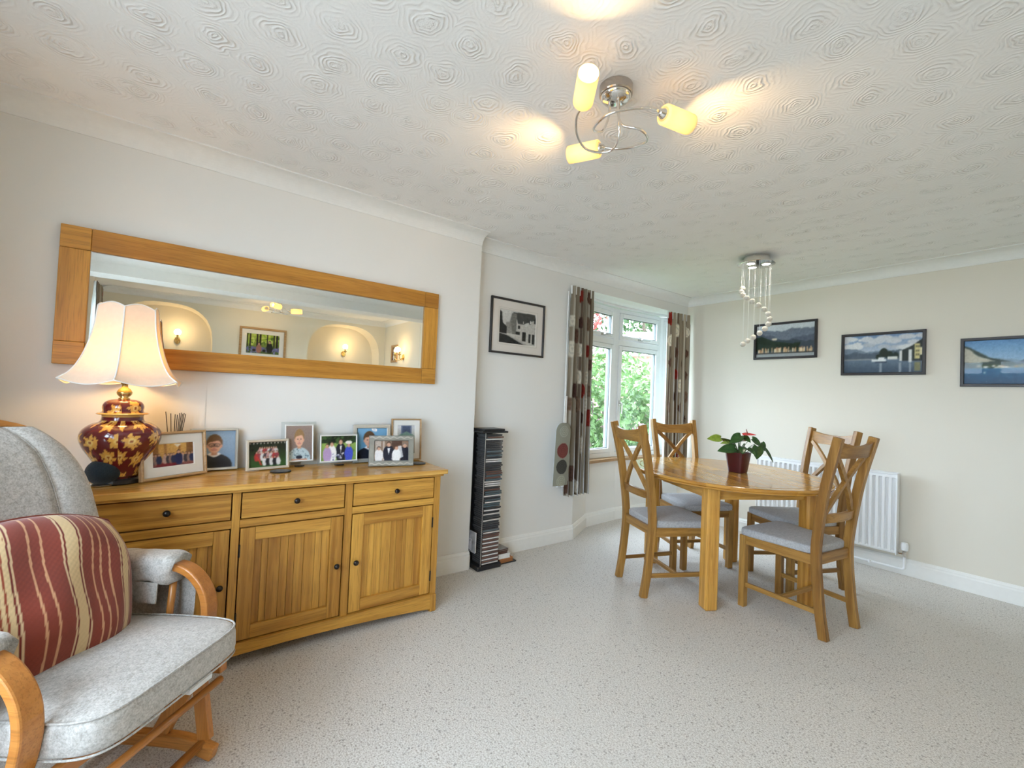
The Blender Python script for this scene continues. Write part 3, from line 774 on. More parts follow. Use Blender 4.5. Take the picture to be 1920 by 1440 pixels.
# ---- table lamp
LX, LY = .225, -.188
lm = thing('table_lamp', 'burgundy and gold ceramic ginger jar lamp with scalloped cream shade', 'lamp', (LX, LY, TZ))
MB().lathe([(.070, 0), (.074, .004), (.074, .018), (.066, .024), (.062, .024)], 40).build('plinth', M_BLACK, lm, smooth=False)
def jar_col(th, z, lid=False):
    base = np.array((92, 14, 24)); gold = np.array((214, 160, 74)); pale = np.array((226, 190, 110))
    r = .13; u = th*r; v = z; best = None
    c = base.copy().astype(float)
    # scrolls and rosettes on a jittered lattice
    du = .086; dv = .074
    j0 = math.floor(v/dv)
    for j in (j0-1, j0, j0+1):
        i0 = math.floor(u/du-(.5 if j % 2 else 0))
        for i in (i0-1, i0, i0+1):
            nn = round(2*PI*r/du); ii = i % nn
            h = math.sin(ii*12.9+j*78.2)*43758.5; h -= math.floor(h)
            cu = (i+.5+(.5 if j % 2 else 0)+(h-.5)*.3)*du; cv = (j+.5+(h-.5)*.4)*dv
            x, y = u-cu, v-cv; d = math.hypot(x, y); a = math.atan2(y, x)+h*6
            pet = .025+.008*math.cos(6*a+h*9)+.004*math.cos(13*a)
            if d < pet: c = gold if d > .012 else pale
            if d < .006: c = np.array((150, 80, 30)).astype(float)
            sp = abs((a*.0048+.0145+.006*h) % .03015-d) if d < .048 else 9
            if pet < d < .052 and sp < .0050 and math.cos(3*a+h*5) > -.45: c = gold*.95
            if pet < d < .036 and math.cos(7*a+h*20)*math.cos(60*d) > .72: c = pale*.9
    return lin(np.clip(c, 0, 255))
def lathe_col(prof, n, colf):
    m = MB(); vs = []; cs = []
    for (r, z) in prof:
        for k in range(n+1):
            th = 2*PI*k/n; vs.append((r*math.cos(th), r*math.sin(th), z)); cs.append(colf(th, z))
    fs = [(j*(n+1)+k, j*(n+1)+k+1, (j+1)*(n+1)+k+1, (j+1)*(n+1)+k) for j in range(len(prof)-1) for k in range(n)]
    m.add(vs, fs, 'z', cs); return m
def dense(ctrl, n):
    P = bez([(r, 0, z) for r, z in ctrl], n); return [(p.x, p.z) for p in P]
vase = dense([(.062, .024), (.068, .05), (.092, .10), (.121, .15), (.133, .19), (.125, .222), (.098, .246), (.074, .256), (.068, .270), (.0685, .284)], 72)
lathe_col(vase, 220, lambda t, z: jar_col(t, z) if .035 < z < .262 else (lin((70, 12, 20)) if z < .036 else lin((96, 16, 26) if z < .276 else (200, 150, 70)))).build('jar', M_CERAMIC, lm, smooth=True)
lid = dense([(.083, .286), (.086, .289), (.080, .293), (.067, .298), (.068, .318), (.060, .336), (.042, .346), (.024, .349), (.012, .350)], 40)
ldo = lathe_col(lid, 160, lambda t, z: lin((206, 156, 76)) if z < .2935 else jar_col(t*.6, z+.03)).build('jar_lid', M_CERAMIC, lm, smooth=True)
MB().lathe([(.018, .348), (.020, .352), (.013, .356), (.024, .368), (.026, .378), (.020, .390), (.011, .398), (.010, .410), (.014, .412), (.014, .430), (.010, .431)], 24).build('brass_finial', M_BRASS, lm, smooth=True)
MB().lathe([(.012, .43), (.013, .47), (.010, .472)], 16).build('bulb_holder', M_BRASS, lm)
MB().ball((0, 0, .515), .022, 16, 10, (1, 1, 1.5)).build('bulb', M_BULB, lm, smooth=True)
NP = 6; a0 = rad(-4.7)
def shade_pt(i, t, s, inset=0):
    """panel i, t across 0..1, s bottom..top 0..1"""
    prof = [(.212, .428), (.178, .456), (.150, .505), (.128, .572), (.112, .65), (.105, .728)]
    x = s*5; k = min(4, int(x)); f = x-k
    P = [Vector((a, b, 0)) for a, b in prof]; P = [P[0]*2-P[1]]+P+[P[-1]*2-P[-2]]
    a, b, c, d = P[k:k+4]; q = .5*((2*b)+(c-a)*f+(2*a-5*b+4*c-d)*f*f+(3*b-a-3*c+d)*f**3)
    r, z = q.x-inset, q.y; w = math.sin(PI*t)
    z += -.020*w*(1-s)**6+.016*w*s**8
    A0, A1 = a0+2*PI*i/NP, a0+2*PI*(i+1)/NP
    p0 = Vector((r*math.cos(A0), r*math.sin(A0), z)); p1 = Vector((r*math.cos(A1), r*math.sin(A1), z))
    p = p0.lerp(p1, t); return p*1.0+Vector((p.x, p.y, 0))*(-.015*w) if True else p
for i in range(NP):
    pnl = MB().grid(lambda u, v: shade_pt(i, u, v), 14, 22).build('shade_panel', M_SHADE, lm, smooth=True)
    MB().tube([shade_pt(i, 0, s/20) for s in range(21)], .0028, 6).build('piping', M_SHADEPIPE if 'M_SHADEPIPE' in globals() else M_MOUNT, pnl, smooth=True)
    for s_ in (0, 1): MB().tube([shade_pt(i, s/12, s_) for s in range(13)], .0025, 6).build('trim_band', M_MOUNT, pnl, smooth=True)
cg = MB()
for i in range(3): cg.tube([(0, 0, .70), (.105*math.cos(a0+2*PI*i*2/NP), .105*math.sin(a0+2*PI*i*2/NP), .725)], .002, 6)
cg.tube([(0, 0, .47), (.04, 0, .50), (.045, 0, .58), (.02, 0, .68), (0, 0, .70)], .002, 6); cg.tube([(0, 0, .47), (-.04, 0, .50), (-.045, 0, .58), (-.02, 0, .68), (0, 0, .70)], .002, 6)
cg.build('shade_carrier', M_BRASS, lm)
point_light('table_lamp_light', (LX, LY, TZ+.515), 4.6, (1., .56, .20), .045).parent = None
cab = MB().tube(bez([(LX-.06, LY-.02, TZ+.004), (LX-.14, LY-.06, TZ+.006), (.03, LY-.10, TZ+.02), (.006, LY-.12, TZ-.02), (.006, LY-.12, .70)], 30), .003, 6)
tag(cab.build('lamp_cable', M_BLACK, org=(LX-.06, LY-.02, TZ)), 'thin dark cable trailing behind the burgundy lamp jar', 'cable')
# ---- speaker ball
sp = thing('smart_speaker', 'round navy fabric speaker in front of the burgundy lamp', 'speaker', (.268, -.232, TZ))
MB().lathe([(.030, 0), (.040, .002), (.041, .006), (.034, .010)], 32).build('base_ring', M_STEEL, sp)
MB().ball((0, 0, .056), .055, 36, 24, (1.06, 1.06, .96)).build('fabric_body', M_NAVY, sp, smooth=True)
# ---- reed diffuser
rdv = thing('reed_diffuser', 'reed diffuser with dark sticks behind the oak photo frame', 'diffuser', (.10, -.012, TZ))
MB().lathe([(.030, 0), (.032, .004), (.032, .075), (.026, .088), (.014, .094), (.014, .115), (.016, .117), (.010, .118)], 24).build('bottle', plain('diffuser_glass', (.20, .12, .07), .1), rdv, smooth=True)
for k in range(9):
    tx = [-.036, -.018, -.002, .006, .014, .020, .025, .030, .036][k]
    MB().tube([(0, tx*.15, .02), (random.uniform(-.03, .03), tx*1.05, .285+random.uniform(-.008, .006))], .0017, 6).build('reed', M_BLACK, rdv)
# ---- framed photographs.  rotz 90 deg = facing +x
def on_top(name, label, x, y, ang, W, H, fw, dep, fmat, cv, mount=0, tilt=-8, **k):
    return picture(name, label, W, H, (x, y, TZ+.002), rad(90+ang), fw, dep, fmat, cv, mount, tilt=rad(tilt), group='framed photographs on the sideboard', easel=True, **k)
on_top('photo_frame', 'oak framed landscape photograph of a ceremony hall beside the lamp', .195, -.005, 33, .278, .205, .011, .022, M_FRAMEOAK, cv_hall(), .042)
on_top('photo_frame', 'silver sided frame with a school portrait of a boy wearing glasses', .055, .150, 4, .20, .205, .012, .02, M_SILVER, cv_boy((128, 156, 186), (150, 176, 200), (34, 36, 44), (112, 84, 58), True), 0)
on_top('photo_frame', 'champagne frame with an outdoor team photograph behind a coaster', .115, .378, 12, .205, .152, .013, .018, M_CHAMP, cv_team(), 0)
def acrylic(label, x, y, ang, W, H, cv, pad, base=.02):
    t = thing('photo_frame', label, 'picture frame', (x, y, TZ), rad(90+ang), 'framed photographs on the sideboard', rad(-7))
    MB().box(-W/2-pad, W/2+pad, -.004, .004, .004, H+base+pad).build('acrylic_sheet', M_ACRYL, t)
    ring_frame(MB(), W, H, .007, -.012, -.0045, z0=base).build('frame', M_WHITEF, t)
    print_mesh(cv, W-.012, H-.012, -W/2+.006, base+.006, -.0065).build('print', M_PRINT, t)
    MB().strip([(0, .004, H*.6), (0, .05, .006)], .05, .003, (1, 0, 0)).build('easel_leg', M_ACRYL, t)
    MB().box(-.02, .02, -.03, .006, 0, .006).build('easel_foot', M_KNOB, t)
acrylic('upright acrylic frame with a smiling child in a pale patterned shirt', .070, .535, 6, .148, .200, cv_boy((134, 118, 112), (150, 132, 124), (186, 204, 210), (150, 118, 80), False, True), .016, .026)
acrylic('landscape acrylic frame with a wedding group on green grass', .105, .735, 2, .205, .150, cv_wed1(), .012, .02)
on_top('photo_frame', 'glass sided frame with a laughing boy on sky blue background', .070, .935, -3, .222, .222, .022, .016, M_SILVER, cv_boy((90, 150, 190), (120, 176, 214), (34, 38, 50), (92, 66, 46), False, shift=-.08), 0)
w2 = on_top('photo_frame', 'wavy pewter frame with a wedding couple and parents', .245, .988, -14, .250, .172, .030, .014, M_PEWTER, cv_wed2(), 0, tilt=-10)
for zz in (.012, .160):
    MB().strip([(-.12+.24*k/40, -.016, zz+.004*math.sin(k*.95)) for k in range(41)], .003, .006, (0, 1, 0)).build('wavy_moulding', M_SILVER, w2)
on_top('photo_frame', 'gold edged white mounted portrait photograph at the end of the sideboard', .075, 1.150, -4, .192, .258, .008, .018, M_FRAMEOAK, cv_house(), .034, tilt=-6)
# ---- coasters
def coaster(label, x, y):
    t = thing('coaster', label, 'coaster', (x, y, TZ), 0, 'dark round coasters')
    MB().lathe([(.044, 0), (.048, .001), (.049, .004), (.047, .006), (.043, .0065), (.001, .0065)], 40).build('disc', M_BLACK, t)
    MB().lathe([(.038, .0066), (.030, .0072), (.001, .0072)], 32).build('picture_inlay', plain('slate_inlay', (.10, .11, .12), .4, var=.9, scale=90), t)
coaster('dark round coaster in front of the champagne team photograph', .205, .425)
coaster('dark round coaster at the right-hand end of the sideboard', .215, 1.165)

# ================================================================== GLIDER ARMCHAIR (local +Y = forward)
GL = thing('glider_armchair', 'glider armchair with grey felt cushions and orange beech frame', 'armchair', (1.02, -.153, 0), rad(47-90))
def superbox(fn, nu, nv, nw): pass
def pad(name, W, D, T, par, mat, M=Matrix(), e=4., crown=.02, n=26, wfun=None, corner=.0):
    """upholstered slab: superellipse plan W x D, thickness T, crowned; centre at origin of M"""
    m = MB(); rings = []
    N_ = 64
    def plan(k, s):
        a = 2*PI*k/N_; ca, sa = math.cos(a), math.sin(a)
        x = abs(ca)**(2/e)*(1 if ca > 0 else -1)*W/2*s; y = abs(sa)**(2/e)*(1 if sa > 0 else -1)*D/2*s
        if wfun: x *= wfun(y/D+.5)
        return x, y
    lev = [(.06, -1, 0), (.55, -1, 0), (.88, -1, 0), (.96, -.93, 0), (.992, -.75, 0), (1., -.45, 0), (1., .45, 0), (.992, .75, 0), (.965, .93, 0), (.90, 1, .10), (.70, 1, .55), (.45, 1, .85), (.2, 1, 1), (.05, 1, 1)]
    for s, t, c in lev:
        rings.append([M @ Vector((*plan(k, s), t*T/2+c*crown)) for k in range(N_)])
    m.loft(rings)
    o = m.build(name, mat, par, smooth=True)
    return o, plan
Ms = Matrix.Translation((0, .016, .418)) @ Matrix.Rotation(rad(3), 4, 'X')
seat, pl = pad('seat_cushion', .488, .53, .085, GL, M_FELT, Ms, 7, .022, wfun=lambda v: .96+.06*math.sin(v*PI))
for zz, nm in ((.040, 'seam_piping'), (-.040, 'seam_piping')):
    MB().tube([Ms @ Vector((*[q*1.003 for q in pl(k, .985)], zz)) for k in range(64)]+[Ms @ Vector((*[q*1.003 for q in pl(0, .985)], zz))], .0028, 6).build(nm, M_FELT, seat, smooth=True)
# back cushion: barrel shape, centre panel and two wings
def back_pt(u, v, front):
    x = (u-.5)*2; wv = .262*(1-.10*(v*2-1)**2)*(1 if v < .62 else math.sqrt(max(.0, 1-((v-.62)/.44)**2.2)))
    wv = max(wv, .02); X = x*wv
    yb = -.235-.235*v-.02*math.sin(v*PI)
    th = .055*(1-abs(x)**3.2)**.5 if abs(x) < 1 else 0
    th *= min(1., (1-v)*9+.05)**.5*min(1., v*12+.1)**.5
    seam = .012*math.exp(-((abs(x)-.56)/.05)**2)
    Y = yb+(th*1.15-seam if front else -th)+.055*abs(x)**2.0
    return Vector((X, Y, .44+.63*v))
bk = MB().grid(lambda u, v: back_pt(u, v, True), 40, 36).grid(lambda u, v: back_pt(1-u, v, False), 40, 36)
bko = bk.build('back_cushion', M_FELT, GL, smooth=True)
for x in (.22, .78): MB().tube([back_pt(x, .03+.94*k/24, True)+Vector((0, .002, 0)) for k in range(25)], .002, 6).build('seam_piping', M_FELT, bko, smooth=True)
# bent back frame of beech behind the cushion
MB().strip(bez([(-.235, -.20, .34), (-.262, -.30, .60), (-.262, -.42, .86), (-.20, -.49, 1.02), (-.10, -.515, 1.075), (0, -.52, 1.088), (.10, -.515, 1.075), (.20, -.49, 1.02), (.262, -.42, .86), (.262, -.30, .60), (.235, -.20, .34)], 60), .032, .022, (0, 1, .25), 'x').build('back_frame', M_BEECH, GL, bevel=.004)
MB().box(-.215, -.19, -.478, -.474, 1.01, 1.035).build('care_tag', M_CORD, GL)
for k in range(4):
    x = -.12+.08*k; MB().strip([(x, -.215, .36), (x, -.33, .62), (x, -.47, 1.0)], .026, .012, (1, 0, 0), 'z').build('back_slat', M_BEECH, GL, bevel=.002)
for sgn in (-1, 1):
    X = .268*sgn; DY = .035 if sgn > 0 else 0.
    arm = MB().strip(bez([(X, -.34, .575), (X, -.20, .600), (X, -.05+DY, .612), (X, .035+DY, .600), (X, .095+DY, .545), (X, .115+DY, .47), (X, .10+DY, .38), (X, .075+DY, .30)], 44), .048, .026, (1, 0, 0), 'y').build('arm_loop', M_BEECH, GL, bevel=.005)
    MB().strip([(X, -.27, .30), (X, -.02, .285), (X, .18, .30)], .03, .045, (1, 0, 0), 'y').build('seat_rail', M_BEECH, GL, bevel=.004)
    for yy in (-.20, -.04):
        MB().tube([(X, yy, .30), (X, yy+.02, .59)], .011, 10, 'z').build('arm_spindle', M_BEECH, GL, smooth=True)
    # felt sleeve over the arm
    sl_ = MB(); rings = []
    for j in range(15):
        t = j/14; y = -.31+(.31+1.6*DY)*t; z = .592+.016*t; k_ = 1 if 0 < j < 14 else .82
        rings.append([Vector((X+k_*(.050+.004*math.sin(j*1.7))*abs(math.cos(a))**.6*(1 if math.cos(a) > 0 else -1), y+(.010*math.sin(3*a) if j in (0, 14) else 0), z+.008+k_*(.040 if math.sin(a) > 0 else .058+.006*math.sin(j*1.1))*abs(math.sin(a))**.7*(1 if math.sin(a) > 0 else -1))) for a in [2*PI*q/24 for q in range(24)]])
    sl_.loft(rings); slo = sl_.build('arm_sleeve', M_FELT, GL, smooth=True)
    ds = MB().strip([(X-.042*sgn, -.16, .565), (X-.046*sgn, -.16, .50)], .24, .004, (0, 1, 0)).build('sleeve_hem', M_FELT, slo)
    # hanging outer flap / magazine pocket
    MB().grid(lambda u, v: Vector((X+(.034+.012*math.sin(v*3))*sgn, -.27+.30*u-.02*v, .56-.24*v)), 8, 8).build('side_pocket', M_FELT, slo, smooth=True)
    # glider links and floor base
    for yy in (-.16, .12):
        MB().strip([(X*.86, yy, .31), (X*.86, yy+(.05 if yy < 0 else .04), .085)], .020, .045, (1, 0, 0), 'z').build('swing_link', M_BEECH, GL, bevel=.003)
    MB().strip(bez([(X*.95, -.28, .028), (X*.95, -.05, .045), (X*.95, .08, .045), (X*.95, .175, .022)], 16), .034, .042, (1, 0, 0), 'y').build('floor_runner', M_BEECH, GL, bevel=.006)
    MB().strip([(X*.95+.0, -.03, .05), (X*.95, .10, .30)], .022, .055, (1, 0, 0), 'z').build('base_upright', M_BEECH, GL, bevel=.004)
for y, z, w, d in ((.17, .345, .020, .035), (-.24, .30, .022, .05)): MB().strip([(-.25, y, z), (.25, y, z)], d, w, (0, 0, 1)).build('seat_cross_rail', M_BEECH, GL, bevel=.003)
for y, z, r in ((.185, .265, .011), (.13, .05, .014), (-.2, .05, .014)): MB().tube([(-.25, y, z), (.25, y, z)], r, 12).build('base_stretcher', M_BEECH, GL, smooth=True)
MB().box(-.13, -.05, .205, .25, .350, .368, M=None).build('label_tag', M_CORD, GL)
# ---- striped cushion
cs_ = thing('striped_cushion', 'terracotta cushion with cream stripes leaning in the glider armchair', 'cushion', (0, 0, 0))
Mg = Matrix.Translation((1.02, -.153, 0)) @ Matrix.Rotation(rad(47-90), 4, 'Z')
Mc = Mg @ Matrix.Translation((.02, -.150, .612)) @ Matrix.Rotation(rad(-68), 4, 'X') @ Matrix.Rotation(rad(-8), 4, 'Z')
cs_.location = (Mg @ Vector((-.035, -.075, .47)))
def cush_col(u, v):
    x = u*1.0; c = np.array((132, 62, 48.)); k = .03*math.sin(v*6+u*4)+.012*math.sin(v*11)
    x += k*.35
    for c0, w in ((.13, .040), (.46, .050), (.80, .055)):
        d = abs(x-c0)
        if d < w: c = np.array((206, 178, 134.)) if d < w*.62 else (np.array((112, 44, 36.)) if d < w*.8 else np.array((206, 176, 138.)))
        if d < w*.5 and int(x*110) % 3 == 0 and c0 > .7: c = np.array((140, 66, 44.))
    for c0 in (.03, .24, .295, .345, .60, .66, .93):
        if abs(x-c0) < .006: c = np.array((200, 150, 112.))
    return lin(np.clip(c*(1+.05*math.sin(u*211)*math.sin(v*193)), 0, 255))
cm = MB(); SZ = .44
def cpt(u, v, s):
    x, y = (u-.5)*2, (v-.5)*2
    t = max(0, (1-abs(x)**2.6)*(1-abs(y)**2.6))**.55
    px = x*math.sqrt(1-.30*y*y)*(SZ/2)*1.06; py = y*math.sqrt(1-.30*x*x)*(SZ/2)*1.06
    wr = .009*math.sin(x*3.2+y*4.5)+.005*math.sin(x*8-y*3+1.)
    return Mc @ Vector((px, py, s*(.098*t)+wr*t))
cm.grid(lambda u, v: cpt(u, v, 1), 200, 60, cush_col); cm.grid(lambda u, v: cpt(1-u, v, -1), 60, 40, lambda u, v: cush_col(1-u, v))
cm.build('cover', M_CUSHION, cs_, org=cs_.location, smooth=True)
MB().tube([cpt(a, b, 0) for a, b in [(k/20, 0) for k in range(20)]+[(1, k/20) for k in range(20)]+[(1-k/20, 1) for k in range(20)]+[(0, 1-k/20) for k in range(21)]], .004, 6).build('piping', plain('terracotta_piping', (.20, .045, .03), .9), cs_, org=cs_.location, smooth=True)

# ================================================================== CD TOWER IN THE ALCOVE
ct = thing('disc_tower', 'tall black wire tower of compact discs in the wall alcove', 'disc rack', (.0, 1.81, 0))
TY0, TY1 = 1.712, 1.912
bs = MB().box(-.085, .090, TY0-1.81, TY1-1.81, 0, .032); bs.build('base', M_BLACK, ct, bevel=.006)
MB().box(-.085, .092, TY0-1.81-.006, TY1-1.81+.014, .962, .975).box(-.07, .07, TY0-1.81+.012, TY1-1.81+.0, .975, .99).build('top_plate', M_BLACK, ct, bevel=.003)
for x, y in ((.085, -.075), (-.075, -.075), (-.075, .085)): MB().tube([(x, y, .03), (x, y, .963)], .0022, 8).build('rod', M_STEEL, ct)
MB().box(-.080, -.072, -.07, .09, .032, .962).build('back_plate', M_BLACK, ct)
ONES = ['zeroth', 'first', 'second', 'third', 'fourth', 'fifth', 'sixth', 'seventh', 'eighth', 'ninth', 'tenth', 'eleventh', 'twelfth', 'thirteenth', 'fourteenth', 'fifteenth', 'sixteenth', 'seventeenth', 'eighteenth', 'nineteenth']
def ordinal(n):
    if n < 20: return ONES[n]
    t, o = divmod(n, 10); b = ['', '', 'twent', 'thirt', 'fort', 'fift', 'sixt', 'sevent'][t]
    return b+'ieth' if o == 0 else b+'y-'+ONES[o]
SPINES = {'dark': [(.02, .02, .024), (.03, .035, .04), (.012, .014, .02)], 'white': [(.62, .60, .55), (.70, .69, .66)], 'brown': [(.16, .06, .04), (.12, .05, .035)], 'blue grey': [(.06, .10, .12), (.10, .13, .15)]}
SPM = {k: [plain('spine_'+k.replace(' ', '_')+'_%d' % i, c, .35) for i, c in enumerate(v)] for k, v in SPINES.items()}
M_JEWEL = plain('clear_case_edge', (.22, .22, .22), .2); M_TRAY = plain('case_tray', (.02, .02, .022), .4)
def cd_mesh():
    m = MB().box(-.062, .063, -.071, .071, 0, .0102); return m
proto = None
for k in range(64):
    z = .036+k*.01435
    kind = ('brown' if k % 2 else 'white') if k < 14 else random.choices(['dark', 'white', 'brown', 'blue grey'], [.46, .24, .16, .14])[0]
    j = random.uniform(-.006, .006) if k >= 14 else 0
    t = thing('disc_case', kind+' spined disc case, '+ordinal(k+1)+' from the base of the black tower', 'disc case', (.012+j*.6, 1.822+j, z), random.uniform(-.02, .02), 'compact disc cases in the tower')
    if proto is None:
        a = MB().box(-.062, .0615, -.0705, .0705, .0015, .0087).build('tray', M_TRAY, t)
        b = MB().box(-.0625, .0625, -.071, .071, 0, .0014).build('lid', M_JEWEL, t); c = MB().box(-.0625, .0625, -.071, .071, .0088, .0102).build('lid', M_JEWEL, t)
        d = MB().box(.0616, .0632, -.069, .069, .001, .0092).build('spine', SPM[kind][0], t); proto = (a, b, c)
        spine_me = d.data
    else:
        for q in proto: share(q, q.name, t)
        d = bpy.data.objects.new('spine', spine_me.copy()); COL.objects.link(d); d.parent = t
        d.data.materials.clear(); d.data.materials.append(random.choice(SPM[kind]))
def flat_book(name, label, cat, x0, x1, y0, y1, z0, z1, cov, pages=(.75, .72, .66), rot=0):
    t = thing(name, label, cat, ((x0+x1)/2, (y0+y1)/2, z0), rot); w, d, h = (x1-x0)/2, (y1-y0)/2, z1-z0
    cm_ = plain(name+'_cover_%d' % len(MATS), cov, .5)
    MB().box(-w, w, -d, d, 0, h*.12).build('cover', cm_, t); MB().box(-w, w, -d, d, h*.88, h).build('cover', cm_, t); MB().box(-w, -w+.003, -d, d, h*.12, h*.88).build('spine', cm_, t)
    MB().box(-w+.003, w-.003, -d+.002, d-.002, h*.12, h*.88).build('pages', plain('pages_%d' % len(MATS), pages, .9), t)
flat_book('magazine', 'thin black folder lying on the carpet under the orange book', 'folder', -.08, .06, 1.922, 2.075, 0, .008, (.02, .02, .022), (.05, .05, .05))
flat_book('book', 'orange and brown book on the floor beside the black tower', 'book', -.075, .055, 1.92, 2.045, .0085, .036, (.45, .17, .04), (.35, .14, .05), .05)
flat_book('boxed_set', 'white boxed disc set stacked on the orange book', 'box', -.07, .05, 1.918, 2.022, .0365, .070, (.78, .77, .73), (.78, .77, .73), -.03)
for k in range(3): flat_book('disc_case', ['lowest', 'middle', 'topmost'][k]+' brown disc case stacked on the white box', 'disc case', -.07, .045, 1.918-.002*k, 2.000+.003*k, .071+k*.0115, .0815+k*.0115, [(.14, .05, .03), (.20, .10, .06), (.30, .28, .27)][k], (.10, .05, .04), .02*k)
mg = thing('magazine', 'grey magazine propped upright against the left of the black tower', 'magazine', (.035, 1.705, .125), 0, None, 0)
MB().box(-.10, .035, -.011, -.007, .0, .145).build('cover', plain('magazine_cover', (.30, .31, .33), .4, var=.5, scale=20), mg); MB().box(-.098, .033, -.007, -.001, .003, .142).build('pages', M_MOUNT, mg); MB().box(-.045, -.01, -.0125, -.011, .012, .09).build('printed_panel', plain('magazine_panel', (.52, .52, .55), .5, var=.3, scale=60), mg)
for k in range(2):
    flat_book('slim_booklet', ['cream slim booklet standing in the base of the black tower', 'brown slim booklet standing in the base of the black tower'][k], 'booklet', .060, .080, 1.712+k*.0, 1.735, .0325, .0325, [(.70, .62, .48), (.30, .14, .08)][k]) if False else None

# ================================================================== PICTURES ON THE WALLS
picture('wall_picture', 'black framed black and white street photograph above the disc tower', .533, .432, (XA+.001, 2.1225, 1.556), rad(90), .015, .02, M_BLACKWOOD, cv_street(), .072, M_PINKMOUNT, mount_line=.060, cat='picture')
picture('wall_picture', 'black framed lake photograph of a town below mountains, nearest the window', .539, .343, (.8905, YE-.001, 1.684), 0, .020, .022, M_BLACKWOOD, cv_lake1(), cat='picture', group='lake photographs on the end wall')
picture('wall_picture', 'black framed lake photograph with a white boat and yellow villa', .534, .343, (1.6085, YE-.001, 1.5235), 0, .020, .022, M_BLACKWOOD, cv_lake2(), cat='picture', group='lake photographs on the end wall')
picture('wall_picture', 'black framed lake photograph of deep blue water, furthest right', .539, .343, (2.33, YE-.001, 1.435), 0, .020, .022, M_BLACKWOOD, cv_lake3(), cat='picture', group='lake photographs on the end wall')

# ================================================================== CURTAINS
def curtain(name, label, P0, P1, ztop, zbot, folds, amp, W, seed, ncirc, backoff=None, cat='curtain', gather=1.0, dirn=None, tone=1.):
    r = random.Random(seed); P0 = Vector(P0); P1 = Vector(P1); d = P1-P0; n = Vector((-d.y, d.x)).normalized()
    ph = r.uniform(0, 6)
    def pt(u, v):
        f = folds*2*PI*u+.5*math.sin(u*7+ph); am = amp*(.55+.45*v)*(1+.25*math.sin(u*11+2*v+ph))
        if v < .06: am *= .75
        q = P0+d*u+d.normalized()*(.18*amp*math.sin(2*f+.6)+.10*amp*math.sin(v*5+u*8))
        q = q+n*(am*math.sin(f+.4*math.sin(v*2.2+ph)))
        sag = (1-.10*v*math.sin(v*3)) if gather < 1 else 1
        return Vector((q.x, q.y, ztop+(zbot-ztop)*v+.004*math.sin(f)*(v > .98)))
    H = ztop-zbot; circ = []
    cols = [(128, 40, 30), (78, 54, 46), (206, 198, 180), (96, 70, 58), (120, 96, 78)]
    for c in range(ncirc):
        for k in range(8):
            if r.random() < (.25 if k < 5 else .5): continue
            circ.append(((c+.5)/ncirc*W+r.uniform(-.03, .03), (k+.3+.5*(c % 2))*H/7.6, r.uniform(.05, .075), cols[(c*2+k+r.randrange(2)) % 5]))
    def col(u, v):
        x = u*W; y = v*H; s_ = (x*9) % 1
        base = np.array((138, 126, 108.)) if s_ < .62 else (np.array((172, 164, 148.)) if s_ < .8 else np.array((96, 80, 66.)))
        for cx, cy, rr, cc in circ:
            dd = math.hypot(x-cx, y-cy)
            if dd < rr: base = np.array(cc, float)*(1. if int(dd/.011) % 3 else .86)
        return lin(np.clip(base*tone, 0, 255))
    t = thing(name, label, cat, ((P0.x+P1.x)/2, (P0.y+P1.y)/2, zbot))
    MB().grid(pt, 130, 130, col).build('cloth', M_CURTAIN, t, org=t.location, smooth=True)
    lining = MB().grid(lambda u, v: pt(u, v)+Vector((n.x, n.y, 0))*.006, 90, 20).build('lining', M_CORD, t, org=t.location, smooth=True)
    hd = MB()
    for k in range(folds):
        u = (k+.25)/folds; p = pt(u, .0); hd.box(p.x-.006, p.x+.006, p.y-.006, p.y+.006, p.z-.07, p.z+.004)
    hd.build('pleat_tape', M_CORD, t, org=t.location); t.children[-1]['kind'] = 'stuff'
    return t
curtain('curtain', 'left bay window curtain with red and brown circles, beside the hanging tieback', (-.062, 2.655), (-.085, 2.955), 2.205, .398, 6, .030, 1.0, 4, 6)
curtain('curtain', 'right bay window curtain with red circles in the corner by the end wall', (-.095, 4.10), (-.060, 4.452), 2.198, .398, 6, .030, 1.0, 9, 4, tone=1.22)
# hanging tieback and white cord
tb = thing('curtain_tieback', 'hanging grey tieback strip with a red circle and a dark circle', 'tieback', (-.09, 2.66, .50))
def tb_col(u, v):
    c = np.array((150, 150, 136.)); x, y = (u-.5)*.165, v*.52
    for cy, rr, cc in ((.29, .062, (132, 72, 66)), (.155, .060, (78, 76, 70)), (.035, .055, (176, 176, 158)), (.45, .05, (172, 172, 158))):
        dd = math.hypot(x, y-cy)
        if dd < rr: c = np.array(cc, float)*(1 if int(dd/.008) % 2 else .88)
    return lin(c)
def tb_pt(u, v, off=0): 
    w = .165*(1 if v < .86 else .25+.75*math.sqrt(max(0, 1-((v-.86)/.14)**2)))
    return Vector((-.022+.010*math.sin(u*PI)-off, 2.565+(u-.5)*w+.02*v, .505+.52*v))
MB().grid(lambda u, v: tb_pt(u, v), 50, 100, tb_col).build('strip', M_CURTAIN, tb, org=tb.location, smooth=True)
MB().grid(lambda u, v: tb_pt(1-u, v, .012), 20, 30).build('lining', M_CORD, tb, org=tb.location, smooth=True)
for k in (-.03, .03): MB().lathe([(.012, -.004), (.012, .004)], 14, (-.028, 2.568+k, .498)).build('ring', M_CORD, tb, org=tb.location)
MB().tube(bez([(-.075, 2.630, 2.15), (-.07, 2.625, 1.8), (-.05, 2.61, 1.3), (-.028, 2.59, 1.03)], 20), .006, 8).build('cord', M_CORD, tb, org=tb.location)
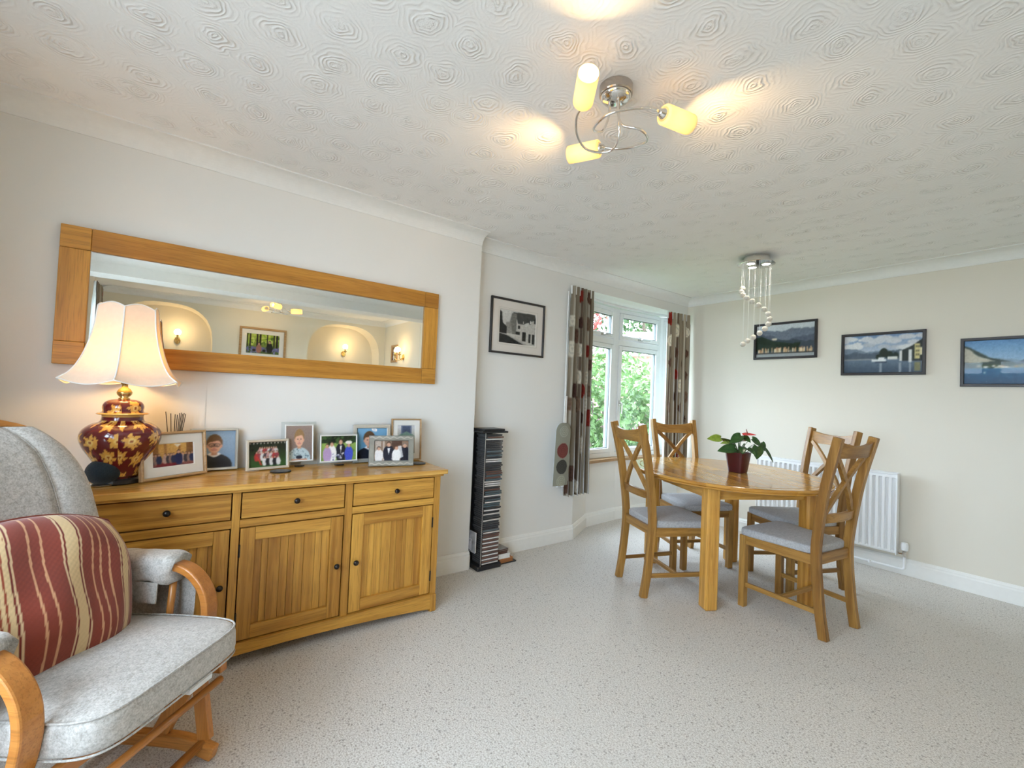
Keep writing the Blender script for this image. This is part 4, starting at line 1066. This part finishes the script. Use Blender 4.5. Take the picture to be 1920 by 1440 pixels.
MB().strip(bez([(-.05, 2.62, 1.25), (-.04, 2.61, 1.1), (-.026, 2.60, 1.015)], 12), .03, .004, (0, 1, 0)).build('loop', M_CORD, tb, org=tb.location)

# ================================================================== DINING TABLE
TA = rad(-28)
dt = thing('dining_table', 'oval oak dining table with planked top and square legs', 'table', (1.085, 3.085, 0), TA)
EA, EB, TT, TH = .665, .612, .772, .030
def ell(t, k=1.): return EA*k*math.cos(t), EB*k*math.sin(t)
# planks clipped to the inner ellipse
y = -EB; pw = .094; RIN = .905; k = 0; seam = .0
edges = []
while y < EB*RIN-1e-4:
    if y < -EB*RIN: y = -EB*RIN
    y2 = min(y+pw, EB*RIN)
    m = MB(); top_ = []; n = 12
    for i in range(n+1):
        yy = y+(y2-y)*i/n; w = EA*RIN*math.sqrt(max(0, 1-(yy/(EB*RIN))**2)); top_.append((w, yy))
    for half in ((-1, -.0008), (.0008, 1)):
        q = []
        if half[0] < 0: outline = [(-w, yy) for w, yy in top_]+[(half[1], y2), (half[1], y)]
        else: outline = [(w, yy) for w, yy in top_]+[(half[0], y2), (half[0], y)]
        outline = [(a, b+(.0005 if b <= y+1e-6 else (-.0005 if b >= y2-1e-6 else 0))) for a, b in outline]
        # fan strip triangulation is fine: convex piece
        m2 = MB(); m2.loft([[Vector((a, b, TT-TH+.004)) for a, b in outline], [Vector((a, b, TT)) for a, b in outline]], 'x')
        m2.build('plank', M_TABLE, dt)
    y = y2; k += 1
# rim ring in eight segments with a bullnose edge and a groove inside
for s in range(8):
    m = MB(); rings = []
    for j in range(13):
        t = 2*PI*(s+j/12)/8; c, sn = math.cos(t), math.sin(t)
        pr_ = [(RIN+.004, TT-TH), (RIN+.004, TT-.003), (RIN+.010, TT), (.985, TT), (.996, TT-.003), (1.0, TT-.009), (.998, TT-.014), (.982, TT-.016), (.982, TT-.019), (.99, TT-.022), (.985, TT-.030), (.965, TT-.036), (.93, TT-TH)]
        rings.append([Vector((EA*q*c, EB*q*sn, z)) for q, z in pr_])
    m.loft(rings, 'y'); m.g = [Vector((math.atan2(v.y, v.x)*.6+s, v.length, v.z)) for v in m.v]
    m.build('rim_segment', M_TABLE, dt)
LXX, LYY = .375, .335; LW = .042
for sx in (-1, 1):
    for sy in (-1, 1):
        MB().box(sx*LXX-LW, sx*LXX+LW, sy*LYY-LW, sy*LYY+LW, 0, TT-TH, 'z').build('leg', M_TABLE, dt, bevel=.012, seg=1)
for sy in (-1, 1): MB().box(-LXX+LW, LXX-LW, sy*LYY-.012, sy*LYY+.012, TT-TH-.085, TT-TH, 'x').build('apron', M_TABLE, dt, bevel=.002)
for sx in (-1, 1): MB().box(sx*LXX-.012, sx*LXX+.012, -LYY+LW, LYY-LW, TT-TH-.085, TT-TH, 'y').build('apron', M_TABLE, dt, bevel=.002)

# ================================================================== DINING CHAIRS (local +Y = forward)
def make_chair():
    t = thing('dining_chair', '', 'chair', (0, 0, 0), 0, 'oak cross-back dining chairs')
    def post(z):
        P = [(-.250, 0), (-.222, .20), (-.208, .43), (-.220, .62), (-.262, .86), (-.315, 1.085)]
        for (a, za), (b, zb) in zip(P, P[1:]):
            if z <= zb: 
                f = (z-za)/(zb-za); return a+(b-a)*f
        return P[-1][0]
    for sx in (-1, 1):
        path = bez([(sx*.163, -.250, 0), (sx*.165, -.226, .16), (sx*.168, -.206, .40), (sx*.174, -.214, .56), (sx*.182, -.252, .82), (sx*.190, -.313, 1.085)], 30)
        MB().strip(path, .034, .046, (1, 0, 0), 'z').build('back_post', M_CHAIR, t, bevel=.004)
        MB().box(sx*.192-.019, sx*.192+.019, .196-.019, .196+.019, 0, .435, 'z').build('front_leg', M_CHAIR, t, bevel=.003)
        MB().strip([(sx*.190, .180, .408), (sx*.170, -.190, .408)], .055, .022, (0, 0, 1), 'y').build('side_rail', M_CHAIR, t, bevel=.002)
        MB().strip([(sx*.190, .180, .135), (sx*.166, -.215, .135)], .026, .018, (0, 0, 1), 'y').build('side_stretcher', M_CHAIR, t, bevel=.002)
        # crossing back braces, slightly bowed
        y = lambda z: post(z)+.004
        MB().strip(bez([(sx*.158, y(.985), .985), (sx*.085, y(.915)-.004, .922), (0, y(.83)-.006, .835), (-sx*.085, y(.74)-.004, .738), (-sx*.150, y(.655), .648)], 20), .022, .026, (0, 1, .2), 'z').build('cross_brace', M_CHAIR, t, bevel=.002)
    MB().strip([(-.172, .196, .408), (.172, .196, .408)], .055, .022, (0, 0, 1), 'x').build('front_rail', M_CHAIR, t, bevel=.002)
    MB().strip([(-.152, -.206, .412), (.152, -.206, .412)], .055, .022, (0, 0, 1), 'x').build('back_rail', M_CHAIR, t, bevel=.002)
    MB().strip([(-.175, -.02, .135), (.175, -.02, .135)], .024, .018, (0, 0, 1), 'x').build('cross_stretcher', M_CHAIR, t, bevel=.002)
    # curved crest and lower back rail
    for z0, z1, dip, nm in ((.972, 1.062, .022, 'crest_rail'), (.612, .662, .0, 'lower_back_rail')):
        rings = []
        for i in range(15):
            u = -1+2*i/14; x = u*(.170 if z0 > .8 else .158); c = -.018*(1-u*u); za, zb = z0, z1-dip*(1-u*u)
            ya, yb = post(za)+c, post(zb)+c
            rings.append([Vector((x, ya-.011, za)), Vector((x, ya+.011, za)), Vector((x, yb+.011, zb)), Vector((x, yb-.011, zb))])
        MB().loft(rings, 'x').build(nm, M_CHAIR, t, bevel=.002)
    o, p_ = pad('seat_pad', .435, .425, .048, t, M_SEAT, Matrix.Translation((0, .012, .455)), 9, .016, wfun=lambda v: .80+.20*v)
    return t
ch0 = make_chair()
CH = [((.900, 2.690), 67, 'oak cross-back dining chair with its back towards the disc tower'),
      ((.72, 3.31), -25, 'oak cross-back dining chair between the table and the right-hand curtain'),
      ((1.572, 3.010), 172, 'oak cross-back dining chair nearest the viewer, standing right of the plant'),
      ((1.355, 3.572), 243, 'oak cross-back dining chair between the table and the radiator')]
for i, (p, ang, lb) in enumerate(CH):
    c = ch0 if i == 0 else copy_tree(ch0)
    c.location = (p[0], p[1], 0); c.rotation_euler = (0, 0, rad(ang-90)); c['label'] = lb

# ================================================================== POTTED ANTHURIUM
pp = thing('potted_anthurium', 'potted anthurium with a red flower in a maroon pot', 'plant', (1.165, 3.12, TT))
n = 4
def sq(r, z, k=.35):
    out = []
    for i in range(32):
        a = 2*PI*i/32+rad(20); c, s_ = math.cos(a), math.sin(a); q = 1/(abs(c)**6+abs(s_)**6)**(1/6); q = q*(1-k)+k
        out.append(Vector((r*q*c, r*q*s_, z)))
    return out
MB().loft([sq(.050, 0), sq(.053, .003), sq(.071, .125), sq(.073, .138), sq(.070, .138), sq(.066, .118), sq(.02, .118)]).build('pot', M_POT, pp, smooth=False, bevel=.002)
MB().loft([sq(.066, .1185), sq(.03, .124), sq(.005, .126)]).build('soil', M_SOIL, pp)
def leaf(base, tip, width, nrm, mat, droop=.15, name='leaf'):
    b, tp = Vector(base), Vector(tip); d = tp-b; Lg = d.length; d.normalize(); nrm = Vector(nrm); sd = d.cross(nrm).normalized(); up_ = sd.cross(d).normalized()
    def pt(u, v):
        x = (u-.5)*2; w = width*(math.sin(PI*min(1, (v*.93+.07))**.72))**.9*(1-.15*v); fold = .18*abs(x)*w
        heart = -.10*Lg*abs(x)*(1-v)**3
        return b+d*(v*Lg+heart)+sd*(x*w)+up_*(fold-droop*Lg*v*v)
    o = MB().grid(pt, 8, 12).build(name, mat, pp, smooth=True)
    md = o.modifiers.new('thick', 'SOLIDIFY'); md.thickness = .0012
    st = MB().tube(bez([(b.x*.12, b.y*.12, .12), (b.x*.55, b.y*.55, b.z*.6+.06), tuple(b)], 10), .0018, 6).build('stem', M_STEMG, o, smooth=True)
# view axes: right r=(.60,.80), towards camera f=(.47,-.88)?
R_ = Vector((.596, .803, 0)); Fv = Vector((.803, -.596, 0)); U_ = Vector((0, 0, 1))
def V(a, b, c=0): return R_*a+U_*b+Fv*c
for bs_, tp, w, nm, mt, dr in [
    ((-.135, .230, .02), (-.235, .225, .04), .030, (.2, .5, .8), M_LEAF_Y, .05), ((-.05, .170, .05), (-.175, .150, .07), .038, (.1, .6, .8), M_LEAF, .08), ((-.055, .200, -.02), (-.125, .196, 0), .018, (0, .8, .5), M_LEAF_Y, .1),
    ((.0, .255, .03), (-.085, .205, .05), .036, (0, .7, .7), M_LEAF, .1), ((.02, .250, .02), (.055, .215, .06), .030, (0, .8, .6), M_LEAF, .1), ((.085, .235, .02), (.155, .185, .03), .032, (0, .7, .7), M_LEAF, .1),
    ((.115, .185, .03), (.105, .098, .05), .044, (.1, .4, .9), M_LEAF, .05), ((.165, .210, 0), (.190, .150, 0), .022, (.2, .4, .9), M_LEAF, .1), ((.175, .170, .02), (.238, .080, .03), .016, (.3, .5, .8), M_LEAF, .1),
    ((-.02, .19, -.05), (-.10, .23, -.08), .032, (0, .8, -.4), M_LEAF, .1), ((.03, .20, -.06), (.10, .22, -.10), .034, (0, .8, -.4), M_LEAF, .15), ((.0, .18, .05), (-.03, .15, .12), .028, (0, .9, .5), M_LEAF, .2), ((.04, .17, .05), (.07, .14, .11), .026, (0, .9, .5), M_LEAF, .2)]:
    leaf(V(*bs_), V(*tp), w, V(*nm), mt, dr)
for k in range(9):
    a = random.uniform(-.045, .045); MB().tube(bez([(0, 0, .12), tuple(V(a*.5, .15, random.uniform(-.02, .02))), tuple(V(a, .20, random.uniform(-.03, .03)))], 8), .003, 6).build('stem', M_STEMG, pp, smooth=True)
leaf(V(.02, .262, .02), V(.095, .268, .05), .026, V(0, .9, .3), M_SPATHE, .05, 'spathe')
MB().tube([V(.045, .268, .03), V(.035, .300, .03)], [.004, .0025], 8).build('spadix', plain('spadix', (.25, .08, .05), .5), pp, smooth=True)

# ================================================================== RADIATOR
rd = thing('radiator', 'white fluted panel radiator on the end wall behind the table', 'radiator', (1.228, 4.40, .154))
RW, RH = 1.022, .612
nf = 25; prof = []
x = -RW/2+.012; pit = (RW-.024)/nf
prof.append((-RW/2, .006)); 
for k in range(nf):
    prof += [(x+pit*.08, 0), (x+pit*.46, 0), (x+pit*.60, .017), (x+pit*.90, .017)]; x += pit
prof += [(RW/2-.012, 0), (RW/2, .006)]
fr_ = MB(); za, zb = .028, RH-.042
r0 = [Vector((a, b, za)) for a, b in prof]; r1 = [Vector((a, b, zb)) for a, b in prof]
fr_.loft([[Vector((a, .004, .008)) for a, b in prof], [Vector((a, .0, .020)) for a, b in prof], r0, r1, [Vector((a, .0, RH-.034)) for a, b in prof], [Vector((a, .004, RH-.006)) for a, b in prof]], wrap=False)
fr_.build('front_panel', M_RAD, rd)
MB().box(-RW/2+.004, RW/2-.004, .045, .052, .01, RH-.01).build('back_panel', M_RAD, rd)
for sx in (-1, 1): MB().box(sx*RW/2-.004, sx*RW/2+.004, -.004, .058, -.002, RH).build('side_cover', M_RAD, rd, bevel=.003)
MB().box(-RW/2, RW/2, -.004, .004, RH-.012, RH+.002).box(-RW/2, RW/2, .050, .058, RH-.012, RH+.002).build('top_edge', M_RAD, rd, bevel=.002)
for k in range(nf): 
    xx = -RW/2+.02+k*pit; MB().box(xx, xx+.010, .004, .050, RH-.006, RH).build('grille_bar', M_RAD, rd)
vx = RW/2+.045
MB().lathe([(.010, -.02), (.015, -.012), (.015, .018), (.011, .022), (.011, .03)], 12, (vx, .028, .012)).tube([(RW/2, .028, .012), (vx, .028, .012)], .010, 10).build('valve_body', M_CHROME, rd)
MB().lathe([(.017, .04), (.022, .046), (.024, .075), (.020, .098), (.012, .102), (.001, .102)], 18, (vx, .028, .0)).build('valve_head', M_RAD, rd, smooth=False)
MB().tube(bez([(vx, .028, .0), (vx, .028, -.05), (vx, .030, -.088), (vx-.012, .032, -.100), (vx-.06, .034, -.104), (vx-.5, .036, -.106), (-RW/2-.02, .036, -.108)], 40), .0085, 10).build('pipe', M_RAD, rd, smooth=True)
MB().tube([(-RW/2, .028, .012), (-RW/2-.03, .028, .012), (-RW/2-.03, .03, -.10)], .0085, 8).build('pipe', M_RAD, rd)
MB().lathe([(.012, -.012), (.012, .012)], 12, (vx-.21, .035, -.105)).build('pipe_joint', M_RAD, rd)

# ================================================================== CEILING SPIRAL LAMP
def spiral_lamp(label, cx, cy, base_ang, power):
    t = thing('ceiling_lamp', label, 'ceiling lamp', (cx, cy, CEIL))
    MB().lathe([(.060, 0), (.060, -.030), (.057, -.034), (.052, -.034)], 36).build('canopy', plain('satin_nickel', (.50, .46, .42), .25, 1.), t, smooth=False)
    MB().lathe([(.055, -.034), (.054, -.040), (.045, -.050), (.02, -.055), (.001, -.056)], 36).build('canopy_dome', M_CHROME, t, smooth=True)
    for k in range(3):
        a = rad(base_ang+120*k)
        def P(r, da, z): return Vector((r*math.cos(a+rad(da)), r*math.sin(a+rad(da)), z))
        path = bez([P(.022, 190, -.045), P(.024, 190, -.11), P(.045, 205, -.165), P(.095, 235, -.185), P(.128, 275, -.180), P(.135, 310, -.165), P(.150, 342, -.145), P(.158, 360, -.135)], 48)
        MB().tube(path, .0045, 10).build('arm', M_CHROME, t, smooth=True)
        b = P(.158, 0, -.135); d = Vector((math.cos(a+rad(56)), math.sin(a+rad(56)), .05)).normalized()
        def ring(o, r, n=24):
            e1 = d.cross(Vector((0, 0, 1))).normalized(); e2 = d.cross(e1); return [b+d*o+(e1*math.cos(2*PI*q/n)+e2*math.sin(2*PI*q/n))*r for q in range(n)]
        MB().loft([ring(-.006, .005), ring(.0, .013), ring(.010, .015), ring(.018, .024), ring(.022, .012)]).build('lamp_holder', M_CHROME, t, smooth=True)
        sh = MB().loft([ring(.020, .012), ring(.020, .032), ring(.024, .0345), ring(.150, .0345), ring(.152, .0335), ring(.150, .0320), ring(.026, .0320), ring(.024, .012)], cap=False).build('glass_shade', M_FROST, t, smooth=True)
        MB().loft([ring(.022, .006), ring(.045, .007), ring(.055, .013), ring(.075, .0165), ring(.095, .013), ring(.106, .004)]).build('bulb', M_BULB, t, smooth=True)
        point_light('ceiling_lamp_light', Vector((cx, cy, CEIL))+b+d*.116, power, (1., .62, .27), .018)
spiral_lamp('chrome spiral ceiling lamp with three lit amber glass shades over the carpet', 1.62, 1.22, -94, 7.0)
spiral_lamp('second chrome spiral lamp in the lounge, seen only in the mirror', 3.85, .99, -60, 5.0)

# ================================================================== CRYSTAL CHANDELIER
cd_ = thing('crystal_pendant', 'chrome ceiling pendant with a spiral of hanging crystal balls', 'pendant lamp', (1.08, 3.49, CEIL))
MB().lathe([(.088, 0), (.088, -.052)], 40).build('canopy', M_CHROME, cd_, smooth=False)
MB().lathe([(.126, -.052), (.128, -.054), (.128, -.057), (.126, -.059), (.001, -.059)], 48).build('mirror_plate', M_CHROME, cd_)
for k in range(3):
    a = rad(20+120*k); q = (.065*math.cos(a), .065*math.sin(a))
    MB().lathe([(.031, -.059), (.033, -.063), (.027, -.064)], 24, (q[0], q[1], 0)).build('spot_ring', M_STEEL, cd_)
    MB().lathe([(.027, -.0642), (.001, -.0648)], 24, (q[0], q[1], 0)).build('spot_lens', M_BULB_W, cd_)
    sl_d = bpy.data.lights.new('pendant_spot', 'SPOT'); sl_d.energy = 6; sl_d.color = (1, .9, .75); sl_d.spot_size = rad(110); sl_d.spot_blend = .6; sl_d.shadow_soft_size = .02
    so_d = bpy.data.objects.new('pendant_spot', sl_d); COL.objects.link(so_d); so_d.location = (1.08+q[0], 3.49+q[1], CEIL-.068)
NB = 15; ball0 = None
for k in range(NB):
    f = k/(NB-1); ph = rad(-140+345*f); p = R_*(.098*math.sin(ph))+Fv*(.098*math.cos(ph)); z = 2.146+(1.712-2.146)*(f**.95)-CEIL
    if ball0 is None:
        ball0 = MB().ball((0, 0, 0), .0205, 16, 12).build('crystal_ball', M_CRYSTAL, cd_, smooth=True); ball0.location = (p.x, p.y, z); bo = ball0
    else: bo = share(ball0, 'crystal_ball', cd_, (p.x, p.y, z))
    MB().tube([(p.x, p.y, -.058), (p.x, p.y, z+.02)], .0008, 5).build('wire', M_CORD, cd_)

# ================================================================== LOUNGE THINGS SEEN IN THE MIRROR
def wall_light(label, loc, rotz, arms=1):
    t = thing('wall_light', label, 'wall light', loc, rotz, 'brass candle wall lights')   # faces local -Y
    MB().loft([[Vector((.035*math.cos(2*PI*k/20), -y_, .045*math.sin(2*PI*k/20))) for k in range(20)] for y_ in (0, .012)]).build('back_plate', M_BRASS, t, smooth=False)
    for i in range(arms):
        x = 0 if arms == 1 else (-.09+.18*i)
        MB().tube(bez([(0, -.01, 0), (x*.5, -.05, -.05), (x, -.10, -.03), (x, -.105, .02)], 16), .006, 8).build('arm', M_BRASS, t, smooth=True)
        MB().lathe([(.004, .015), (.024, .022), (.030, .034), (.012, .030), (.012, .075)], 18, (x, -.105, 0)).build('candle_cup', M_BRASS, t)
        MB().ball((x, -.105, .098), .016, 12, 10, (1, 1, 1.7)).build('candle_bulb', M_BULB, t, smooth=True)
    c, s_ = math.cos(rotz), math.sin(rotz); q = Vector((0, -.105, .11)); 
    point_light('wall_light_lamp', Vector(loc)+Vector((c*q.x-s_*q.y, s_*q.x+c*q.y, q.z)), 4.0, (1., .66, .32), .04)
wall_light('lit brass candle light in the lounge arch nearest the far corner', (XO+.359, 2.17, 1.82), rad(-90))
wall_light('lit brass candle light in the lounge arch behind the lamp shade', (XO+.359, -.07, 1.80), rad(-90))
wall_light('twin brass candle light on the lounge end wall beside a small picture', (3.88, YL-.001, 1.76), 0, 2)
picture('wall_picture', 'oak framed woodland family photograph between the lounge arches', .60, .46, (XO-.001, .93, 1.60), rad(-90), .03, .02, M_FRAMEOAK, cv_wood(), .06, cat='picture')
picture('wall_picture', 'small oak framed family photograph on the lounge end wall', .24, .28, (4.24, YL-.001, 1.69), 0, .035, .02, M_FRAMEOAK, cv_wed2(), 0, cat='picture')
curtain('curtain', 'patterned lounge window curtain seen at the edge of the mirror', (3.95, -.74), (3.45, -.74), 2.22, .3, 6, .03, 1.1, 5, 6)

# ================================================================== GARDEN BEYOND THE BAY
gp = MB(); gp.grid(lambda u, v: Vector((-45+44.2*u, -18+62*v, -.22+.05*math.sin(u*40)*math.sin(v*31))), 24, 24)
tag(gp.build('lawn', plain('lawn_grass', (.06, .10, .03), .95, var=.35, scale=4)), 'green lawn of the garden beyond the window', 'lawn', None, 'stuff')
struct('ground', MB().box(-1, 9, -14, YF-.3, -.24, -.2), plain('front_paving', (.42, .40, .37), .9, var=.2, scale=3))
def foliage_mat(name, c, t=.35):
    m = N(name); g = m.attr('grain').outputs['Vector']; f = m.noise(g, .9, 2)
    col = m.ramp(f, [(.3, tuple(v*.55 for v in c)), (.5, c), (.72, tuple(min(1, v*1.5) for v in c))])
    d = m.bsdf(col, .5, 0, None, .3); tr = m.n('ShaderNodeBsdfTranslucent'); m.l(col, tr.inputs[0])
    x = m.n('ShaderNodeMixShader'); x.inputs[0].default_value = t; m.l(d, x.inputs[1]); m.l(tr.outputs[0], x.inputs[2]); return m.done(x.outputs[0])
FG = foliage_mat('shrub_leaves', (.070, .125, .034)); FG2 = foliage_mat('tree_leaves', (.045, .08, .025)); FR = foliage_mat('red_leaves', (.20, .045, .035)); M_TRUNK = plain('bark', (.12, .085, .06), .9, var=.4); M_PETAL = foliage_mat('pink_petals', (.40, .22, .28), .3)
def leaves(n, c, R, size, r, shell=.55):
    m = MB(); vs = []; fs = []; gs = []
    for k in range(n):
        d = Vector((r.gauss(0, 1), r.gauss(0, 1), r.gauss(0, 1))).normalized(); q = shell+(1-shell)*r.random()
        p = Vector(c)+Vector((d.x*R[0], d.y*R[1], d.z*R[2]))*q*(1+.12*math.sin(d.x*7+d.z*5))
        if p.z < -.15: p.z = -.15+r.random()*.2
        ax = (d+Vector((r.gauss(0, .6), r.gauss(0, .6), r.gauss(0, .6)))).normalized(); e1 = ax.orthogonal().normalized(); e1.rotate(Matrix.Rotation(r.uniform(0, 6.28), 3, ax)); e2 = ax.cross(e1)
        s_ = size*r.uniform(.6, 1.3); o = len(vs)
        vs += [p-e1*s_*.5, p+e2*s_*.28+ax*s_*.08, p+e1*s_*.5-ax*s_*.1, p-e2*s_*.28+ax*s_*.08]; fs.append((o, o+1, o+2, o+3)); h = Vector((r.uniform(0, 9),)*3); gs += [h]*4
    m.v = vs; m.f = fs; m.g = gs; return m
def shrub(name, label, c, R, n, size, mat, seed, flowers=0, trunk=True, fr=.09):
    r = random.Random(seed); t = thing(name, label, 'tree' if 'tree' in name else 'shrub', (c[0], c[1], -.2))
    leaves(n, c, R, size, r).build('foliage', mat, t, org=t.location)['kind'] = 'stuff'
    st = MB().tube(bez([(c[0], c[1], -.2), (c[0]+.05, c[1]+.04, c[2]*.5), (c[0], c[1], c[2]+R[2]*.3)], 10), [.05*R[0]+.012]*9+[.01] if False else .035*R[0]+.012, 8); st.build('stem', M_TRUNK, t, org=t.location)
    for k in range(flowers):
        toC = (Vector((CX, CY, CZ))-Vector(c)).normalized(); d = (toC*1.3+Vector((r.gauss(0, .7), r.gauss(0, .7), r.gauss(0, .7)))).normalized()
        p = Vector(c)+Vector((d.x*R[0], d.y*R[1], d.z*R[2]))*1.02
        leaves(60, p, (fr, fr, fr*.8), fr*.55, r, .8).build('flower_head', M_PETAL, t, org=t.location)
    return t
shrub('hydrangea_shrub', 'leafy hydrangea with pale pink flowers outside the right bay pane', (-1.75, 6.05, .75), (.85, .85, .95), 2600, .11, FG, 3, 9)
shrub('hydrangea_shrub', 'leafy hydrangea outside the left bay pane', (-1.95, 4.85, .8), (.75, .75, 1.05), 2200, .10, FG, 5, 3)
shrub('tall_shrub', 'tall leafy shrub behind the hydrangeas', (-3.2, 6.6, 1.2), (1.2, 1.2, 1.3), 2600, .12, FG, 8, 6, fr=.12)
shrub('tall_shrub', 'light green tall shrub at the far left of the garden', (-3.7, 5.0, 1.0), (1.2, 1.2, 1.3), 2200, .12, FG, 12, 0)
shrub('red_leaved_tree', 'red leaved garden tree behind the left upper pane', (-4.6, 6.5, 3.2), (1.3, 1.3, 1.0), 1800, .14, FR, 21, 0)
shrub('garden_tree', 'green garden tree rising above the tiled roof', (-16.8, 25.8, 6.4), (3.6, 3.6, 3.0), 2600, .36, FG2, 31, 0)
shrub('garden_tree', 'broad green tree left of the tiled roof', (-21.0, 20.2, 6.4), (3.8, 3.8, 3.2), 2400, .36, FG2, 33, 0)
# neighbouring house
nh = thing('neighbour_house', 'neighbouring house with a pale tiled roof beyond the shrubs', 'house', (-8.9, 15.2, -.165), rad(38))
MB().box(-4.5, 4.5, 0, 4, 0, 3.4).build('wall', plain('brick_wall', (.40, .22, .17), .9, var=.2, scale=8), nh)
MT = [plain('roof_tile_%d' % k, c, .85, var=.12, scale=6) for k, c in enumerate([(.50, .36, .33), (.58, .44, .41), (.44, .32, .30)])]
tile = None; rt_ = MB().strip([(0, -.35, 3.25), (0, 2.0, 4.55)], 9.4, .05, (1, 0, 0)).build('roof', MT[0], nh)
MB().strip([(0, 2.0, 4.55), (0, 4.3, 3.25)], 9.4, .05, (1, 0, 0)).build('roof', MT[0], nh)
sd_ = Vector((0, 2.35, 1.30)).normalized(); tp = []
for k in range(3):
    m = MB(); a_, b_ = Vector((0, 0, 0)), sd_*.30
    m.strip([a_, b_], .30, .022, (1, 0, 0)); o = m.build('roof_tile', MT[k], rt_); o.location = (0, 0, -9); tp.append(o)
idx = 0
for j in range(9):
    for i in range(30):
        src = tp[random.randrange(3)]; p = Vector((-4.65+i*.31+(.15 if j % 2 else 0), -.35, 3.25))+sd_*(j*.285)+Vector((0, -.02, .045))
        if idx < 3: o = tp[idx]; o.location = p
        else: o = share(src, 'roof_tile', rt_, p)
        o.rotation_euler = (rad(-2), 0, 0); idx += 1
